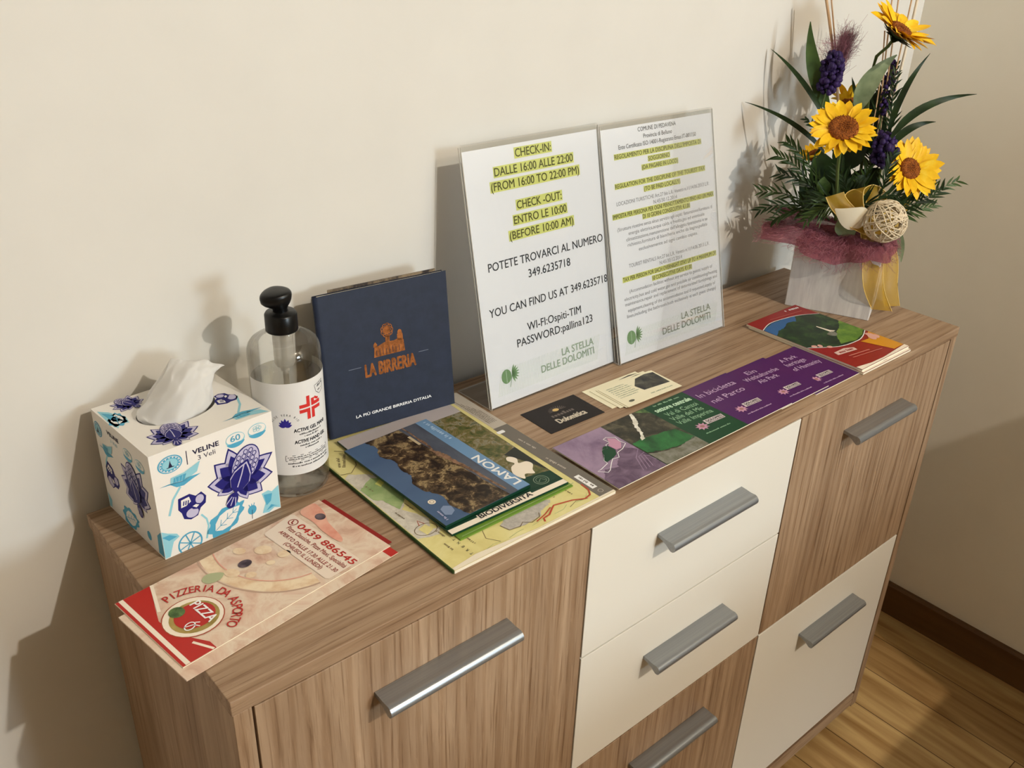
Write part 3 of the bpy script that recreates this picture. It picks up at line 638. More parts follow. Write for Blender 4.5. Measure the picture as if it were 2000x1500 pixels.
def sign_b(pr):
    for t, a, c, y in (('COMUNE DI PEDAVENA', 67.6, 139.6, 289.6), ('Provincia di Belluno', 77.2, 131.1, 280.6), ('Ente Certificato ISO 14001-Registrato Emas IT-001150', 31, 177.7, 271.6)): pr.text(t, (a, y), (c, y), 5.2, M_ink, 2, .0)
    for t, a, c, y in (("REGOLAMENTO PER LA DISCIPLINA DELL'IMPOSTA DI", 22.7, 186.9, 260.8), ('SOGGIORNO', 83.1, 123.6, 251.6), ('(DA PAGARE IN LOCO)', 70.3, 138.7, 242.2), ('REGULATION FOR THE DISCIPLINE OF THE TOURIST TAX', 19.6, 191.7, 225), ('(TO BE PAID LOCALLY)', 71.2, 140.1, 215), ('IMPOSTA PER PERSONA PER OGNI PERNOTTAMENTO FINO AD UN MAX', 11, 206.3, 188.2), ('DI 10 GIORNI CONSECUTIVI: \u20ac1,00', 64.8, 156.5, 180.6), ('TAX PER PERSON FOR EACH OVERNIGHT STAY UP TO A MAXIMUM OF', 19.2, 204.7, 106.4), ('10 CONSECUTIVE DAYS: \u20ac1.00', 73.8, 152.3, 97.6)):
        pr.rect(a-1, y-1.2, c+1, y+6.2, C_hi, 1); pr.text(t, (a, y), (c, y), 5.2, C_olive, 2, .015)
    for t, a, c, y in (('LOCAZIONI TURISTICHE Art.27 bis L.R. Veneto n.11/14.06.2013 L.R.', 19.2, 199, 203.6), ('N.45/30.12.2014', 86.6, 132.1, 196), ('TOURIST RENTALS Art.27 bis L.R. Veneto n.11/14.06.2013 L.R.', 31.9, 191.9, 122.6), ('N.45/30.12.2014', 89.6, 134.2, 115)): pr.text(t, (a, y), (c, y), 4.8, C_grey, 2)
    for t, a, c, y in (('(Strutture ricettive senza alcun servizio agli ospiti: fatturazione/fornitura di', 16.7, 202.7, 171.8), ('energia elettrica,acqua calda e fredda,gas ed eventuale', 36, 185.4, 164.4), ("climatizzazione,manutenzione dell'alloggio,riparazione e se", 31.1, 191.1, 157), ('richiesto,fornitura di biancheria anche da bagno,pulizia', 32.8, 189.8, 149.8), ('esclusivamente ad ogni cambio ospite.', 52.4, 169.1, 141.2),
        ('(Accommodation facilities without any service to guests: supply of', 28.9, 195.5, 90), ('electricity,hot and cold water,gas and possible air conditioning/heating', 18.5, 205.5, 81.4), ('maintenance,repair and replacement of deteriorated furnishings and', 19.2, 204.3, 74.2), ('equipment,cleaning of the accommodation and if requested,supply of', 23.2, 199.6, 65.6), ('linen,including the bathroom,both exclusively at each guest change)', 20.6, 200.5, 58)): pr.text(t, (a, y), (c, y), 4.4, C_grey, 2)
    hatch(pr, 12, 200, 10, 40); C = mat('dark_sage_ink', '#75806f', .7)
    pr.text('LA STELLA', (125, 32), (185.8, 32), 9, C, 3, .01); pr.text('DELLE DOLOMITI', (85.4, 19.6), (184.8, 19.6), 9, C, 3, .01); leaf_logo(pr, 15, 22, 1.15)
stand(.4379, -.0816, .0119, .2073, 'clear acrylic stand with the check-in and check-out times notice', sign_a)
stand(.6492, -.0905, -.0166, .2377, 'clear acrylic stand with the densely printed tourist tax notice', sign_b)

# ---------------------------------------------------------------- printed things lying on the top
def lying(name, x, y, z, ang, label, cat, group=None):
    o = empty(name, (x, y, T+z), ang); tag(o, label, cat, group); return o
def sheet(w_, h_, t, face, edge=None):
    """a thin stack of paper w_ x h_ mm, t thick; printing goes on its face"""
    b = MB(); e = edge or M_page; W_, H_ = w_/1000, h_/1000
    b.add([(0, 0, 0), (W_, 0, 0), (W_, H_, 0), (0, H_, 0), (0, 0, t), (W_, 0, t), (W_, H_, t), (0, H_, t)], [(0, 3, 2, 1), (0, 1, 5, 4), (1, 2, 6, 5), (2, 3, 7, 6), (3, 0, 4, 7)], e)
    b.face([(0, 0, t), (W_, 0, t), (W_, H_, t), (0, H_, t)], face)
    return b, Pr(b, flat(t))

# pizza leaflets
M_pizza = ramp_mat('faded_pizza_photo', [(.3, '#c29a86'), (.42, '#d6b8a3'), (.55, '#dfcdb9'), (.66, '#cfae98'), (.78, '#d8c2ae')], (1, 1, 1), 6, .42, .6, .6, 34)
C_prd = mat('pizzeria_red', '#b3271f', .42); C_pdk = mat('pizzeria_dark_red', '#8c1d18', .45); C_cream = mat('print_cream', '#efe3d2', .45)
C_crust = ramp_mat('crust_photo', [(.35, '#d8b895'), (.6, '#e9d6b8')], (1, 1, 1), 5, .45, .6, .3, 70)
C_ham = ramp_mat('ham_photo', [(.3, '#d9907c'), (.7, '#e8b7a2')], (1, 1, 1), 4, .45, .6, 0, 50); C_olv = ramp_mat('olive_photo', [(.35, '#3b3038'), (.7, '#6f6068')], (1, 1, 1), 3, .4, .5, 0, 120); C_bas = mat('basil_print', '#a9b08a', .45); C_bas2 = ramp_mat('basil_photo', [(.35, '#35502a'), (.65, '#6c8a4c')], (1, 1, 1), 4, .4, .6, 0, 150)
C_gold = ramp_mat('plate_gold', [(.3, '#8e7c3c'), (.7, '#b39a57')], (1, 1, 1), 3, .4, .5, 0, 90)
def pizza_print(pr):
    pr.poly([(40, 106), (40, 80), (62, 60), (80, 30), (100, 12), (128, 0.2), (213, .2), (213, 106)], M_pizza, 1)
    
    aa = [math.radians(158+4.6*i) for i in range(23)]; clip = lambda x, y: (x, min(105.4, max(.4, y)))
    pr.poly([clip(150+74*math.cos(a), 82+78*math.sin(a)) for a in aa]+[clip(150+62*math.cos(a), 82+64*math.sin(a)) for a in aa[::-1]], C_crust, 2)
    pr.line([clip(150+61*math.cos(a), 82+63*math.sin(a)) for a in aa], 1.2, C_ham, 3); pr.line([clip(150+76*math.cos(a), 83+80*math.sin(a)) for a in aa], 1.6, mat('crust_shadow_print', '#b79a86', .45), 2)
    pr.blob([(66, 80), (74, 84), (85, 76), (78, 70), (68, 72)], C_bas, 4)
    for x, y, r in ((90, 70, 7), (128, 78, 8), (112, 92, 6), (138, 60, 6), (100, 56, 5), (122, 58, 4)): pr.ell(x, y, r, r*.8, C_crust, 4, x)
    pr.ell(105.2, 73, 6.4, 5.2, C_olv, 5)
    pr.blob([(186, 100), (196, 105), (206, 103), (203, 84), (196, 70), (190, 42), (184, 38), (183, 60), (186, 80)], C_ham, 4); pr.ell(196, 82, 5, 5.5, C_olv, 5)
    pr.poly([(.4, .4), (30, .4), (30, 10), (16, 36), (14, 60), (20, 76), (32, 105.6), (.4, 105.6)], C_prd, 2); pr.rough([(3, .4), (7, .4), (7, 105.6), (3, 105.6)], C_cream, 3)
    pr.line([(20, 70), (33, 105.4)], 3, C_cream, 3); pr.line([(20, 19), (28, .6)], 2.4, C_cream, 3)
    pr.ell(36.5, 45, 25.5, 25, mat('plate_rim_red', '#a9492f', .4), 3); pr.ell(36.5, 45, 24.6, 24, C_cream, 4); pr.ell(37, 44, 20.5, 19.5, C_gold, 5); pr.ell(38, 45, 17, 15.5, C_prd, 6); pr.ell(29.5, 58.5, 6.6, 6.8, C_bas2, 7)
    pr.text('PIZZA', (41.5, 59), (41.5, 29), 9, C_wht, 8, .02)
    pr.ring(28, 36, 5.5, 4.2, 1.1, C_wht, 8, .4); pr.line([(24, 38), (31, 35.5), (34, 30.5)], 1.0, C_wht, 8); pr.line([(33.5, 37), (36.5, 34.5)], 1.1, C_wht, 8)
    pr.arc('PIZZERIA DA ASPORTO', 36.5, 45, 31.5, 30.5, 101, -66, 8.6, C_prd, 4, .01)
    pr.poly([(142, 6), (144, 3), (178, 3), (180.5, 6), (180.5, 102), (178, 105), (144, 98), (142, 95)], mat('faded_box_print', '#e6d6c6', .45), 4)
    pr.ring(172.5, 93, 5, 5, .9, C_pdk, 5); pr.line([(175, 95), (171, 93.5), (170.5, 91)], 1.4, C_pdk, 5)
    pr.text('0439 886545', (170, 85), (170, 3.5), 7.2, C_prd, 5, .02); pr.text('Pizze Classiche, Pizze Maxi, Specialit\u00e0', (162, 90), (162, 5), 5, C_pdk, 5, .005)
    pr.text('APERTO DALLE 17.30 ALLE 21.30', (153, 90), (153, 6), 4.4, C_pdk, 5, .01); pr.text('(CHIUSO IL LUNED\u00cc)', (146, 72), (146, 19), 4.4, C_pdk, 5, .01)
GP = 'pizzeria leaflets at the front left corner'
o = lying('pizza_leaflet', -.0155, -.2665, .0008, .139, 'lower pizzeria leaflet, only its pale edge showing beneath the other', 'leaflet', GP)
b, pr = sheet(217, 103, .0006, M_pizza, M_pizza); pr.rect(208, 0, 217, 103, C_prd, 1); b.build('folded_sheet', o)
b = MB(); b.box(0, .216, .001, .102, -.0008, -.0003, M_pizza); b.build('inner_fold', o)
o = lying('pizza_leaflet', -.0125, -.2525, .0016, .131, 'top pizzeria leaflet with the red and white pizza plate logo and phone number', 'leaflet', GP)
b, pr = sheet(213, 106, .0007, M_pizza, M_page); pizza_print(pr); b.build('folded_sheet', o)
b = MB(); b.box(.003, .2185, .004, .104, -.0002, -.0001, C_pdk); b.build('inner_fold', o)

# map, green brochure, booklets
M_map = ramp_mat('map_print', [(.3, '#cdbf7c'), (.5, '#dad08e'), (.7, '#e2daa2')], (1, 1, 1), 6, .5, .6, .8, 22)
M_mapg = ramp_mat('map_forest', [(.3, '#7f9a63'), (.7, '#a9b985')], (1, 1, 1), 5, .5, .6, .5, 60); M_mapw = ramp_mat('map_rock', [(.35, '#b9b2a6'), (.6, '#d2ccc0')], (1, 1, 1), 6, .5, .7, .3, 90)
M_town = ramp_mat('map_town', [(.4, '#a9a39c'), (.6, '#bdb7b0')], (1, 1, 1), 6, .5, .7, 0, 200); C_road = mat('map_road_red', '#b5452a', .5); C_mline = mat('map_line_brown', '#6f5f45', .5); C_mgray = mat('map_gray_band', '#6d675f', .42); C_mlight = mat('map_back_gray', '#b9b0a4', .5); C_dgreen = mat('map_green_edge', '#2f4a1f', .5)
o = lying('folded_map', .222, -.292, .0003, -.004, 'large folded yellow road map with grey title band, at the bottom of the brochure pile', 'map')
b, pr = sheet(207, 268, .0034, M_map, M_page)
b.box(-.0012, 0, .001, .2675, .0002, .0036, C_dgreen)
pr.rect(186.5, .3, 206.8, 172.5, C_mgray, 1); pr.rect(187, 172.5, 206.8, 267.6, C_mlight, 1)
pr.poly([(186.5, 0.3), (206.8, .3), (206.8, 3), (100, 1.6), (60, 5), (30, 7.5), (.3, 4), (.3, .3)], M_page, 2)
pr.rough([(1, 186), (8, 192), (24, 180), (31, 172), (33, 150), (30, 120), (17, 106), (29, 78), (20, 66), (28, 60), (22, 52), (1, 58)], M_mapw, 1)
pr.rough([(2, 160), (9, 164), (22, 172), (40, 160), (36, 130), (28, 119), (15, 108), (10, 130), (3, 137)], M_mapg, 2); pr.poly([(20, 160), (30, 166), (31, 158), (22, 152)], C_hi, 3)
pr.poly([(1, 245), (15, 240), (31, 231), (33, 220), (24, 202), (12, 192), (1, 196)], M_map, 3); pr.line([(1, 195), (12, 192), (24, 202), (33, 220), (31, 231), (20, 240)], .8, C_mline, 4)
pr.greek((13, 205), (27, 228), 3.6, C_mline, 4, 18); pr.greek((9, 208), (18, 226), 3.6, C_mline, 4, 19)
pr.rough([(75, 27), (78, 16), (95, 13), (115, 14.5), (124, 22), (140, 26), (143, 30), (133, 36), (124.5, 34), (108, 38), (92, 36)], M_town, 1); pr.line([(75, 27), (78, 16), (90, 14), (96, 18), (103, 12), (115, 14.5), (119, 20)], 1, C_mline, 2)
pr.line([(187, 30), (186, 18.5), (181, 11), (172, 9), (160, 15), (149, 17.6), (139, 20), (134, 17), (125, 11), (116.6, 10), (114, 5)], 1.8, C_road, 3); pr.line([(134, 19.4), (122, 14), (107.4, 10)], 1.3, C_road, 3)
pr.line([(60, 8), (52, 20), (58, 34), (50, 44)], .7, C_mline, 1); pr.line([(150, 8), (162, 12), (175, 8)], .6, C_mline, 1); pr.ring(16, 66, 12, 9, .7, C_mline, 2)
pr.poly([(10, 70), (20, 73), (22, 62), (12, 58)], M_map, 2); pr.line([(14, 74), (17, 82), (20, 74)], .8, C_road, 3)
for i, (x, y) in enumerate(((40, 20), (24, 46), (10, 92), (26, 100), (12, 150), (150, 30), (168, 22), (18, 25))): pr.greek((x, y), (x-1, y+14), 2.2, C_mline, 3, 40+i)
for i, ch in enumerate('TRENT'): pr.text(ch, (29, 9+i*6.6), (28.7, 11.4+i*6.6), 3.2, M_ink, 3)
for i in range(5): pr.line([(40+i*30, 6+i), (52+i*30, 9), (60+i*30, 7+2*i)], .4, M_mapg, 1)
pr.text('1', (193.5, 160), (193.5, 164), 9, C_wht, 2, .05); pr.greek((198, 112), (196, 140), 3, C_mlight, 2, 60); pr.greek((196, 62), (194, 92), 3.4, C_mlight, 2, 61)
pr.rect(190.5, 17, 197.5, 45, C_wht, 2); pr.greek((196, 20), (195.4, 42), 3.6, C_mgray, 3, 20); pr.ring(195, 10, 3, 3, .6, C_mlight, 2)
for i in range(5): pr.greek((192+i*2.6, 185), (191+i*2.6, 250-i*8), 1.6, C_mgray, 2, 70+i)
b.build('folded_sheet', o)

M_green = mat('bright_leaf_green', '#64892a', .42); M_dkgr = mat('booklet_dark_green', '#0a3623', .4); M_lav = mat('booklet_pale_grey', '#b4adb0', .45)
M_flow = ramp_mat('meadow_photo', [(.3, '#2c331b'), (.43, '#4f582c'), (.52, '#76683f'), (.58, '#8f8c78'), (.64, '#3f4527'), (.72, '#aaa898')], (1, 1, 1), 9, .42, .72, .5, 70)
o = lying('green_brochure', .2530, -.2608, .0040, .004, 'bright green brochure on the map, showing only as a green rim under the booklets', 'brochure')
b, pr = sheet(146.5, 200, .0014, M_green, M_green); pr.line([(4, 3), (150, 3)], .8, M_mapg, 1); b.build('cover', o)
o = lying('biodiversity_booklet', .2492, -.2525, .0056, -.02, 'dark green booklet with meadow photo and cream title band, half under another booklet', 'booklet')
b, pr = sheet(148, 211, .0022, M_dkgr, M_dkgr)
pr.rect(.3, 184, 147.7, 210.7, M_lav, 1); pr.rect(.3, 0.3, 147.7, 7.6, C_cream, 1); pr.poly([(96, 30), (147.7, 26), (147.7, 184), (96, 184)], M_flow, 1)
pr.poly([(96, 12), (147.7, 12), (147.7, 28), (112, 34), (96, 42)], M_dkgr, 2)
pr.poly([(147.7, 28), (138, 58), (128, 80), (147.7, 86)], mat('photo_dark', '#2a2c26', .42), 2)
pr.blob([(116, 31), (122, 38), (131, 33), (134, 40), (141, 48), (139, 56), (130, 58), (134, 66), (131, 73), (126, 74), (123, 68), (126, 60), (118, 56), (112, 44)], C_cream, 3)
pr.ring(128, 19.5, 8.6, 8, .7, C_sage, 3); pr.ring(128, 19.5, 6, 5.6, .5, C_sage, 3); pr.line([(124, 18), (129, 22), (132, 17)], .6, C_sage, 3); pr.ring(10, 17, 7, 5, .6, C_sage, 3)
pr.text('BIODIVERSIT\u00c0', (37.5, 3.6), (103.5, 3.4), 6.2, M_ink, 4, .02)
pr.rect(36, 6.4, 105, 10.2, C_cream, 3)
b.build('cover', o)
b = MB(); b.box(.001, .147, .001, .21, -.0004, .0001, M_page); b.build('pages', o)

M_sky = ramp_mat('sky_photo', [(.3, '#3f5578'), (.7, '#516a8c')], (.4, 1, 1), 3, .36, .5, 0, 16); M_hill = ramp_mat('far_hills_photo', [(.35, '#454a58'), (.7, '#5d6472')], (1, .4, 1), 6, .36, .6, 0, 40)
M_rock = ramp_mat('rocky_slope_photo', [(.3, '#150e0a'), (.44, '#2b1f16'), (.53, '#5c4a34'), (.59, '#a48f68'), (.64, '#4a3d2d'), (.72, '#333a44')], (1, 1, 1), 9, .36, .72, .4, 75)
M_rdk = ramp_mat('dark_slope_photo', [(.35, '#1a110c'), (.58, '#2b1e15'), (.7, '#4a3826'), (.8, '#241a12')], (1, 1, 1), 9, .36, .72, .4, 80); M_band = mat('title_band_blue', '#6e93bb', .36); M_ridge = ramp_mat('ridge_village_photo', [(.4, '#5e4636'), (.6, '#94745d')], (1, 1, 1), 6, .36, .7, 0, 130)
o = lying('lamon_booklet', .2505, -.2415, .0083, .026, 'blue and brown landscape booklet titled LAMON on top of the brochure pile', 'booklet')
b, pr = sheet(109, 173, .003, M_sky, M_dkgr)
pr.rough([(26, 172.6), (80, 172.6), (82, 120), (84, 60), (88, .4), (30, .4), (24, 20), (28, 44), (19, 60), (18, 76), (26, 90), (24, 108), (30, 122), (22, 140), (30, 156)], M_rock, 1)
pr.poly([(70, 172.6), (95, 172.6), (94, .4), (82, .4), (78, 40), (76, 85), (72, 133)], M_hill, 2); pr.rough([(74, 172.6), (76, 172.6), (77, 130), (75, 112), (79, 100), (80, 84), (82, 60), (86, 10), (84, 10), (78, 60), (75, 84), (70, 104), (73, 120)], M_ridge, 3)
pr.poly([(93.5, 172.6), (108.8, 172.6), (108.8, .4), (92.5, .4)], M_band, 3)
pr.text('LAMON', (106.5, 10), (104.5, 76), 10.5, C_wht, 4, .02); pr.greek((105, 121), (104, 168), 5, mat('pale_blue_ink', '#a9c2dc', .4), 4, 17)
pr.rect(68, 132, 71.5, 153, mat('tiny_caption', '#bfae8d', .4), 4); pr.ell(13.3, 39, 4, 4, C_cream, 3); pr.ring(13.3, 39, 2.4, 2.4, .5, C_mline, 4)
pr.poly([(10, 14), (15, 10), (22, 14), (24, 22), (18, 27), (12, 24)], mat('stag_mark', '#7d8fb0', .4), 2); pr.greek((8, 6), (9, 24), 2.6, C_lilac, 3, 80)
b.build('cover', o)
b = MB(); b.box(.0012, .1078, .0012, .1718, -.0004, .0002, M_page); b.build('pages', o)

# visiting cards
M_bc = mat('card_dark_brown', '#1c1413', .55); C_bge = mat('card_beige_ink', '#cfc4b2', .5); C_tau = mat('card_taupe_ink', '#6c5f59', .5)
b, pr = sheet(85, 55, .0004, M_bc, M_bc)
pr.text('Dolomitica', (24, 11.5), (67, 10.8), 9.5, C_bge, 1, .035); pr.greek((26, 26), (63, 25.5), 6.2, C_tau, 1, 5)
for a in range(0, 181, 15): pr.line([(43+4*math.cos(math.radians(a)), 37+3*math.sin(math.radians(a))), (43+13*math.cos(math.radians(a)), 37+9*math.sin(math.radians(a)))], .7, C_tau, 1)
pr.ell(41, 38.5, 4.5, 3, mat('card_sun_gold', '#d8b774', .5), 2)
o = b.build('business_card'); o.location = (.4585, -.1645, T+.0002); o.rotation_euler = (0, 0, -.02); tag(o, 'dark brown business card with beige lettering lying alone on the oak top', 'card')
M_card = mat('card_cream', '#ece5c8', .5); M_cphoto = ramp_mat('valley_photo', [(.35, '#26262a'), (.55, '#4a483f'), (.75, '#77756c')], (1, 1, 1), 7, .4, .65, .6, 60)
def cream_card():
    b, pr = sheet(95, 53, .0004, M_card, M_card)
    pr.poly([(45, 34), (48, 20), (91, 16.5), (92.6, 48), (79, 50.5), (60, 48)], M_cphoto, 1)
    for i in range(7): pr.greek((8, 46-i*4.2), (38+3*(i % 3), 45.6-i*4.2), 1.8, C_sage, 1, 90+i)
    pr.ell(15, 9.5, 4.5, 2.3, mat('card_mark', '#56584a', .5), 1); pr.greek((48, 8), (86, 7), 2, C_sage, 1, 99)
    return b.build('visitor_card')
GC = 'cream visitor cards fanned in one small stack'
c0 = cream_card()
for i, (dx, dy, rz, lb) in enumerate(((-15.3, 13.4, -.02, 'bottom cream visitor card, furthest left in the fanned stack'), (-7.6, 7.6, -.025, 'second cream visitor card from the bottom of the fanned stack'), (-1.6, 3.2, -.03, 'third cream visitor card, almost hidden under the topmost one'), (.6, 1.4, -.028, 'topmost cream visitor card with the whole dark valley photo showing'))):
    c = c0 if i == 0 else c0.copy()
    if i: COL.objects.link(c)
    c.location = (.572+dx/1000, -.179+dy/1000, T+.0002+i*.00062); c.rotation_euler = (0, 0, rz); tag(c, lb, 'card', GC)

# park leaflets
M_lil = ramp_mat('lilac_mountain_photo', [(.3, '#6f5675'), (.5, '#96809b'), (.7, '#a98fab')], (1, 1, 1), 5, .38, .6, .5, 22); M_lilrock = ramp_mat('lilac_rock_photo', [(.35, '#4f3a52'), (.65, '#7f6882')], (1, 1, 1), 7, .38, .65, .8, 40)
M_wrock = ramp_mat('waterfall_rock_photo', [(.3, '#171611'), (.5, '#383528'), (.7, '#6f6751')], (1, 1, 1), 8, .38, .7, .4, 60); M_pool = ramp_mat('pool_photo', [(.35, '#123f1f'), (.65, '#2f7a3c')], (1, 1, 1), 5, .38, .6, .4, 30); M_fall = ramp_mat('waterfall_white', [(.4, '#cfcabb'), (.6, '#efece2')], (1, 1, 1), 4, .4, .6, 0, 90); M_stone = ramp_mat('shore_photo', [(.35, '#5c5a44'), (.65, '#8b8b82')], (1, 1, 1), 7, .38, .7, 0, 70)
M_pgr = mat('park_green', '#0b4023', .4); M_pur = ramp_mat('park_purple', [(.3, '#47185a'), (.7, '#511a58')], (1, 1, 1), 2, .36, .5, 0, 12); C_pink = mat('rose_pink', '#c290ab', .45); C_pale = mat('pale_lilac_ink', '#c6a9cc', .45); C_pgt = mat('pale_green_ink', '#9cc3a0', .45)
def rosette(pr, x, y, k, L=2):
    P = [(x+k*(7.5+2*math.cos(i*math.pi))*math.cos(i*math.pi/9), y+k*(7.5+2*math.cos(i*math.pi))*math.sin(i*math.pi/9)*.8) for i in range(18)]
    pr.poly(P, C_pink, L); pr.ell(x, y, 3*k, 2.4*k, mat('rose_centre', '#a5746f', .45), L+1)
    pr.poly([(x+9*k, y-.5*k), (x+38*k, y-2*k), (x+39.5*k, y+6*k), (x+10*k, y+8*k)], mat('logo_cream', '#dccfd2', .45), L); pr.text('DOLOMITI', (x+12*k, y+2.8*k), (x+37*k, y+1.4*k), 3.4*k, M_ink, L+1, .03); pr.text('BELLUNESI', (x+12*k, y), (x+37*k, y-1.4*k), 2*k, M_ink, L+1, .01)
GL = 'national park leaflets overlapping along the front edge'
b, pr = sheet(217, 101, .0011, M_pgr, M_page); b.box(.001, .212, .002, .099, -.0008, -.0002, M_page)
pr.poly([(.2, .2), (74, .2), (75, 100.8), (.2, 100.8)], M_lil, 1); pr.rough([(.2, .2), (74, .2), (74, 40), (60, 60), (44, 44), (30, 30), (14, 34), (.2, 20)], M_lilrock, 2)
for i in range(4): pr.line([(46+i*5, 8), (58+i*4, 30), (74, 42-i*9)], 1, M_lil, 3)
mp_ = [(57, 79), (58, 70), (51, 69), (47, 63), (40, 63.5), (33, 54), (26, 47), (25, 41), (12, 37), (5.3, 36), (13, 28), (18, 30), (29, 39), (36, 44), (44, 42), (50, 50), (60, 52), (71, 58), (69, 66), (71, 74), (62, 80)]
pr.line(mp_, .9, C_wht, 4, True); pr.poly([(46, 68), (51, 66), (52, 55), (46, 48), (38, 45), (27, 43), (26, 47), (33, 55), (38, 62)], M_pgr, 4); pr.poly([(52, 66), (57, 70), (62, 78), (69, 72), (68, 62), (60, 54), (53, 55)], C_pink, 4)
pr.rect(75, .2, 146, 100.8, M_wrock, 1); pr.rough([(76, 52), (92, 54), (118, 50), (140, 46), (145.5, 20), (120, 18), (95, 22), (76, 30)], M_pool, 2); pr.rough([(75.5, 28), (95, 20), (120, 17), (145.8, 22), (145.8, .4), (75.5, .4)], M_stone, 2)
pr.rough([(122, 100.4), (126, 100.4), (121, 88), (112, 76), (105, 64), (97, 52), (90, 51), (99, 62), (105, 75), (114, 88)], M_fall, 3); pr.poly([(130, 100), (146, 100), (146, 88), (138, 94)], C_bas2, 2)
pr.text('settore centrale', (152.5, 83), (211, 79.5), 8.2, mat('mint_ink', '#c4e3c6', .45), 2, .03); pr.text('Val di Canzoi', (156, 69.5), (208, 66.5), 8, C_pgt, 2); pr.text('Valle del Mis', (153, 58.5), (205, 55.5), 8, C_pgt, 2); pr.text('Valle Imperina', (152.5, 48), (209, 44.4), 8, C_pgt, 2)
pr.greek((160, 95.4), (204, 93), 2.8, C_pgt, 2, 21); rosette(pr, 170, 30, 1.05); pr.greek((160.6, 15.6), (203, 14), 2.2, C_pgt, 2, 22)
o = b.build('park_leaflet'); o.location = (.432, -.2945, T+.0046); o.rotation_euler = (0, .001, -.004); tag(o, 'green park leaflet with lilac map panel and waterfall photo, left of the purple ones', 'leaflet', GL)
def purple(lines, x, y, z, rz, label, L0):
    b, pr = sheet(100, 101, .0011, M_pur, M_page)
    for t, a, c, cap in lines: pr.text(t, a, c, cap, C_pale, 2, .004)
    rosette(pr, *L0); pr.greek((L0[0]-4, L0[1]-13.5), (L0[0]+41, L0[1]-15), 2.2, C_pale, 2, 23)
    o = b.build('park_leaflet'); o.location = (x, y, T+z); o.rotation_euler = (0, 0, rz); tag(o, label, 'leaflet', GL)
purple((('A Park', (42, 79), (74, 77), 8.6), ('heritage', (38, 67), (76, 64.5), 8.6), ('of Humanity', (35, 53.5), (89, 49.5), 8.6)), .7855, -.2975, .0003, -.005, 'rightmost purple park leaflet, the one worded A Park heritage of Humanity', (37, 24, .95))
purple((('Ein', (40, 80.5), (58, 79), 8.2), ('Weltkulturerbe', (22.5, 68.3), (87, 65.5), 8.2), ('Als Park', (34, 55.5), (72, 54), 8.2)), .7180, -.2942, .0016, -.005, 'middle purple park leaflet, the one worded Ein Weltkulturerbe Als Park', (38, 25, .95))
purple((('In bicicletta', (19, 75.5), (87, 73.5), 9.4), ('nel Parco', (22, 56.5), (83, 56), 9.4)), .6380, -.2938, .0030, -.004, 'left purple park leaflet, the one worded In bicicletta nel Parco', (37, 28, 1.0))

# red guide magazines
M_mred = mat('guide_red', '#8f1c1b', .34); M_mblue = mat('lake_blue', '#2f5f96', .34); M_mfor = ramp_mat('forest_photo', [(.3, '#0f1c16'), (.5, '#1d3420'), (.7, '#40602c')], (1, 1, 1), 8, .34, .7, .4, 50); M_mfld = ramp_mat('field_photo', [(.3, '#3d6a26'), (.6, '#6f9236'), (.8, '#c2b83c')], (1, 1, 1), 7, .34, .7, .2, 60); C_or = mat('guide_orange', '#d2901d', .36)
GM = 'red guide magazines beside the flower box'
def magazine():
    o = empty('guide_magazine')
    b, pr = sheet(121, 184, .0027, M_mred, M_page)
    for dy, m_, L_n in ((1.4, C_wht, 1), (0, M_mfor, 2)):
        pr.poly(pr.spl([(.4, 155.2+dy), (30, 164.2+dy), (67, 161.2+dy), (95, 154.2+dy), (120.6, 141.2+dy)])+pr.spl([(120.6, 67.8-dy), (100, 58.8-dy), (78.5, 54.8-dy), (41, 59.8-dy), (.4, 83.8-dy)]), m_, L_n)
    pr.rough([(.3, 154.3), (30, 163.2), (67, 160.3), (80, 157), (68, 146), (50, 150), (30, 142), (14, 141), (.3, 132)], M_mblue, 3)
    pr.rough([(50, 62), (78, 56), (100, 60), (120.6, 69), (120.6, 110), (104, 98), (90, 92), (70, 84), (60, 72)], M_mfld, 3)
    pr.poly([(73, 116), (75, 118), (79, 98), (84, 92), (74, 92)], C_cream, 4); pr.blob([(62, 92), (78, 94), (76, 84), (66, 82)], M_stone, 4)
    pr.poly([(80, 50), (96, 8), (120.7, 8), (120.7, 62), (108, 56), (98, 48)], C_or, 2)
    for x, y in ((108, 50), (114, 46), (112, 55), (105, 46)): pr.ell(x, y, 6.5, 5, mat('rose_print', '#d9a59a', .4), 3, x, 9)
    for x, y in ((12, 80), (20, 76), (28, 66)): pr.ell(x, y, 4.5, 3.5, mat('rose_print', '#d9a59a', .4), 3, x, 9)
    pr.poly([(14, 44), (52, 38), (54, 45), (40, 52), (16, 52)], mat('guide_badge', '#d8b7ae', .4), 3); pr.greek((22, 45.5), (50, 41), 5.4, M_mred, 4, 24)
    pr.line([(24, 34), (66, 28)], 1.8, mat('guide_pale_red', '#c77a70', .4), 3); pr.line([(24, 28), (84, 19)], 1.2, mat('guide_pale_red', '#c77a70', .4), 3)
    pr.greek((85, 176), (114, 172.4), 6, C_wht, 3, 25); pr.line([(40, 172), (108, 164)], .9, mat('guide_pale_red', '#c77a70', .4), 3)
    pr.poly([(.3, .3), (120.7, .3), (120.7, 7), (60, 3), (30, 4), (.3, 9)], C_cream, 4)
    b.build('cover', o)
    b = MB(); b.box(.0008, .1202, .0008, .1832, -.0003, .0001, M_page); b.build('pages', o)
    return o
def copy_tree(o):
    c = o.copy(); COL.objects.link(c)
    for ch in list(o.children):
        d = ch.copy(); COL.objects.link(d); d.parent = c
    return c
m0 = magazine(); m1 = copy_tree(m0)
m0.location = (.8855, -.3035, T+.0005); m0.rotation_euler = (0, 0, -.008); tag(m0, 'lower guide magazine, only its pale edge visible under the red cover', 'magazine', GM)
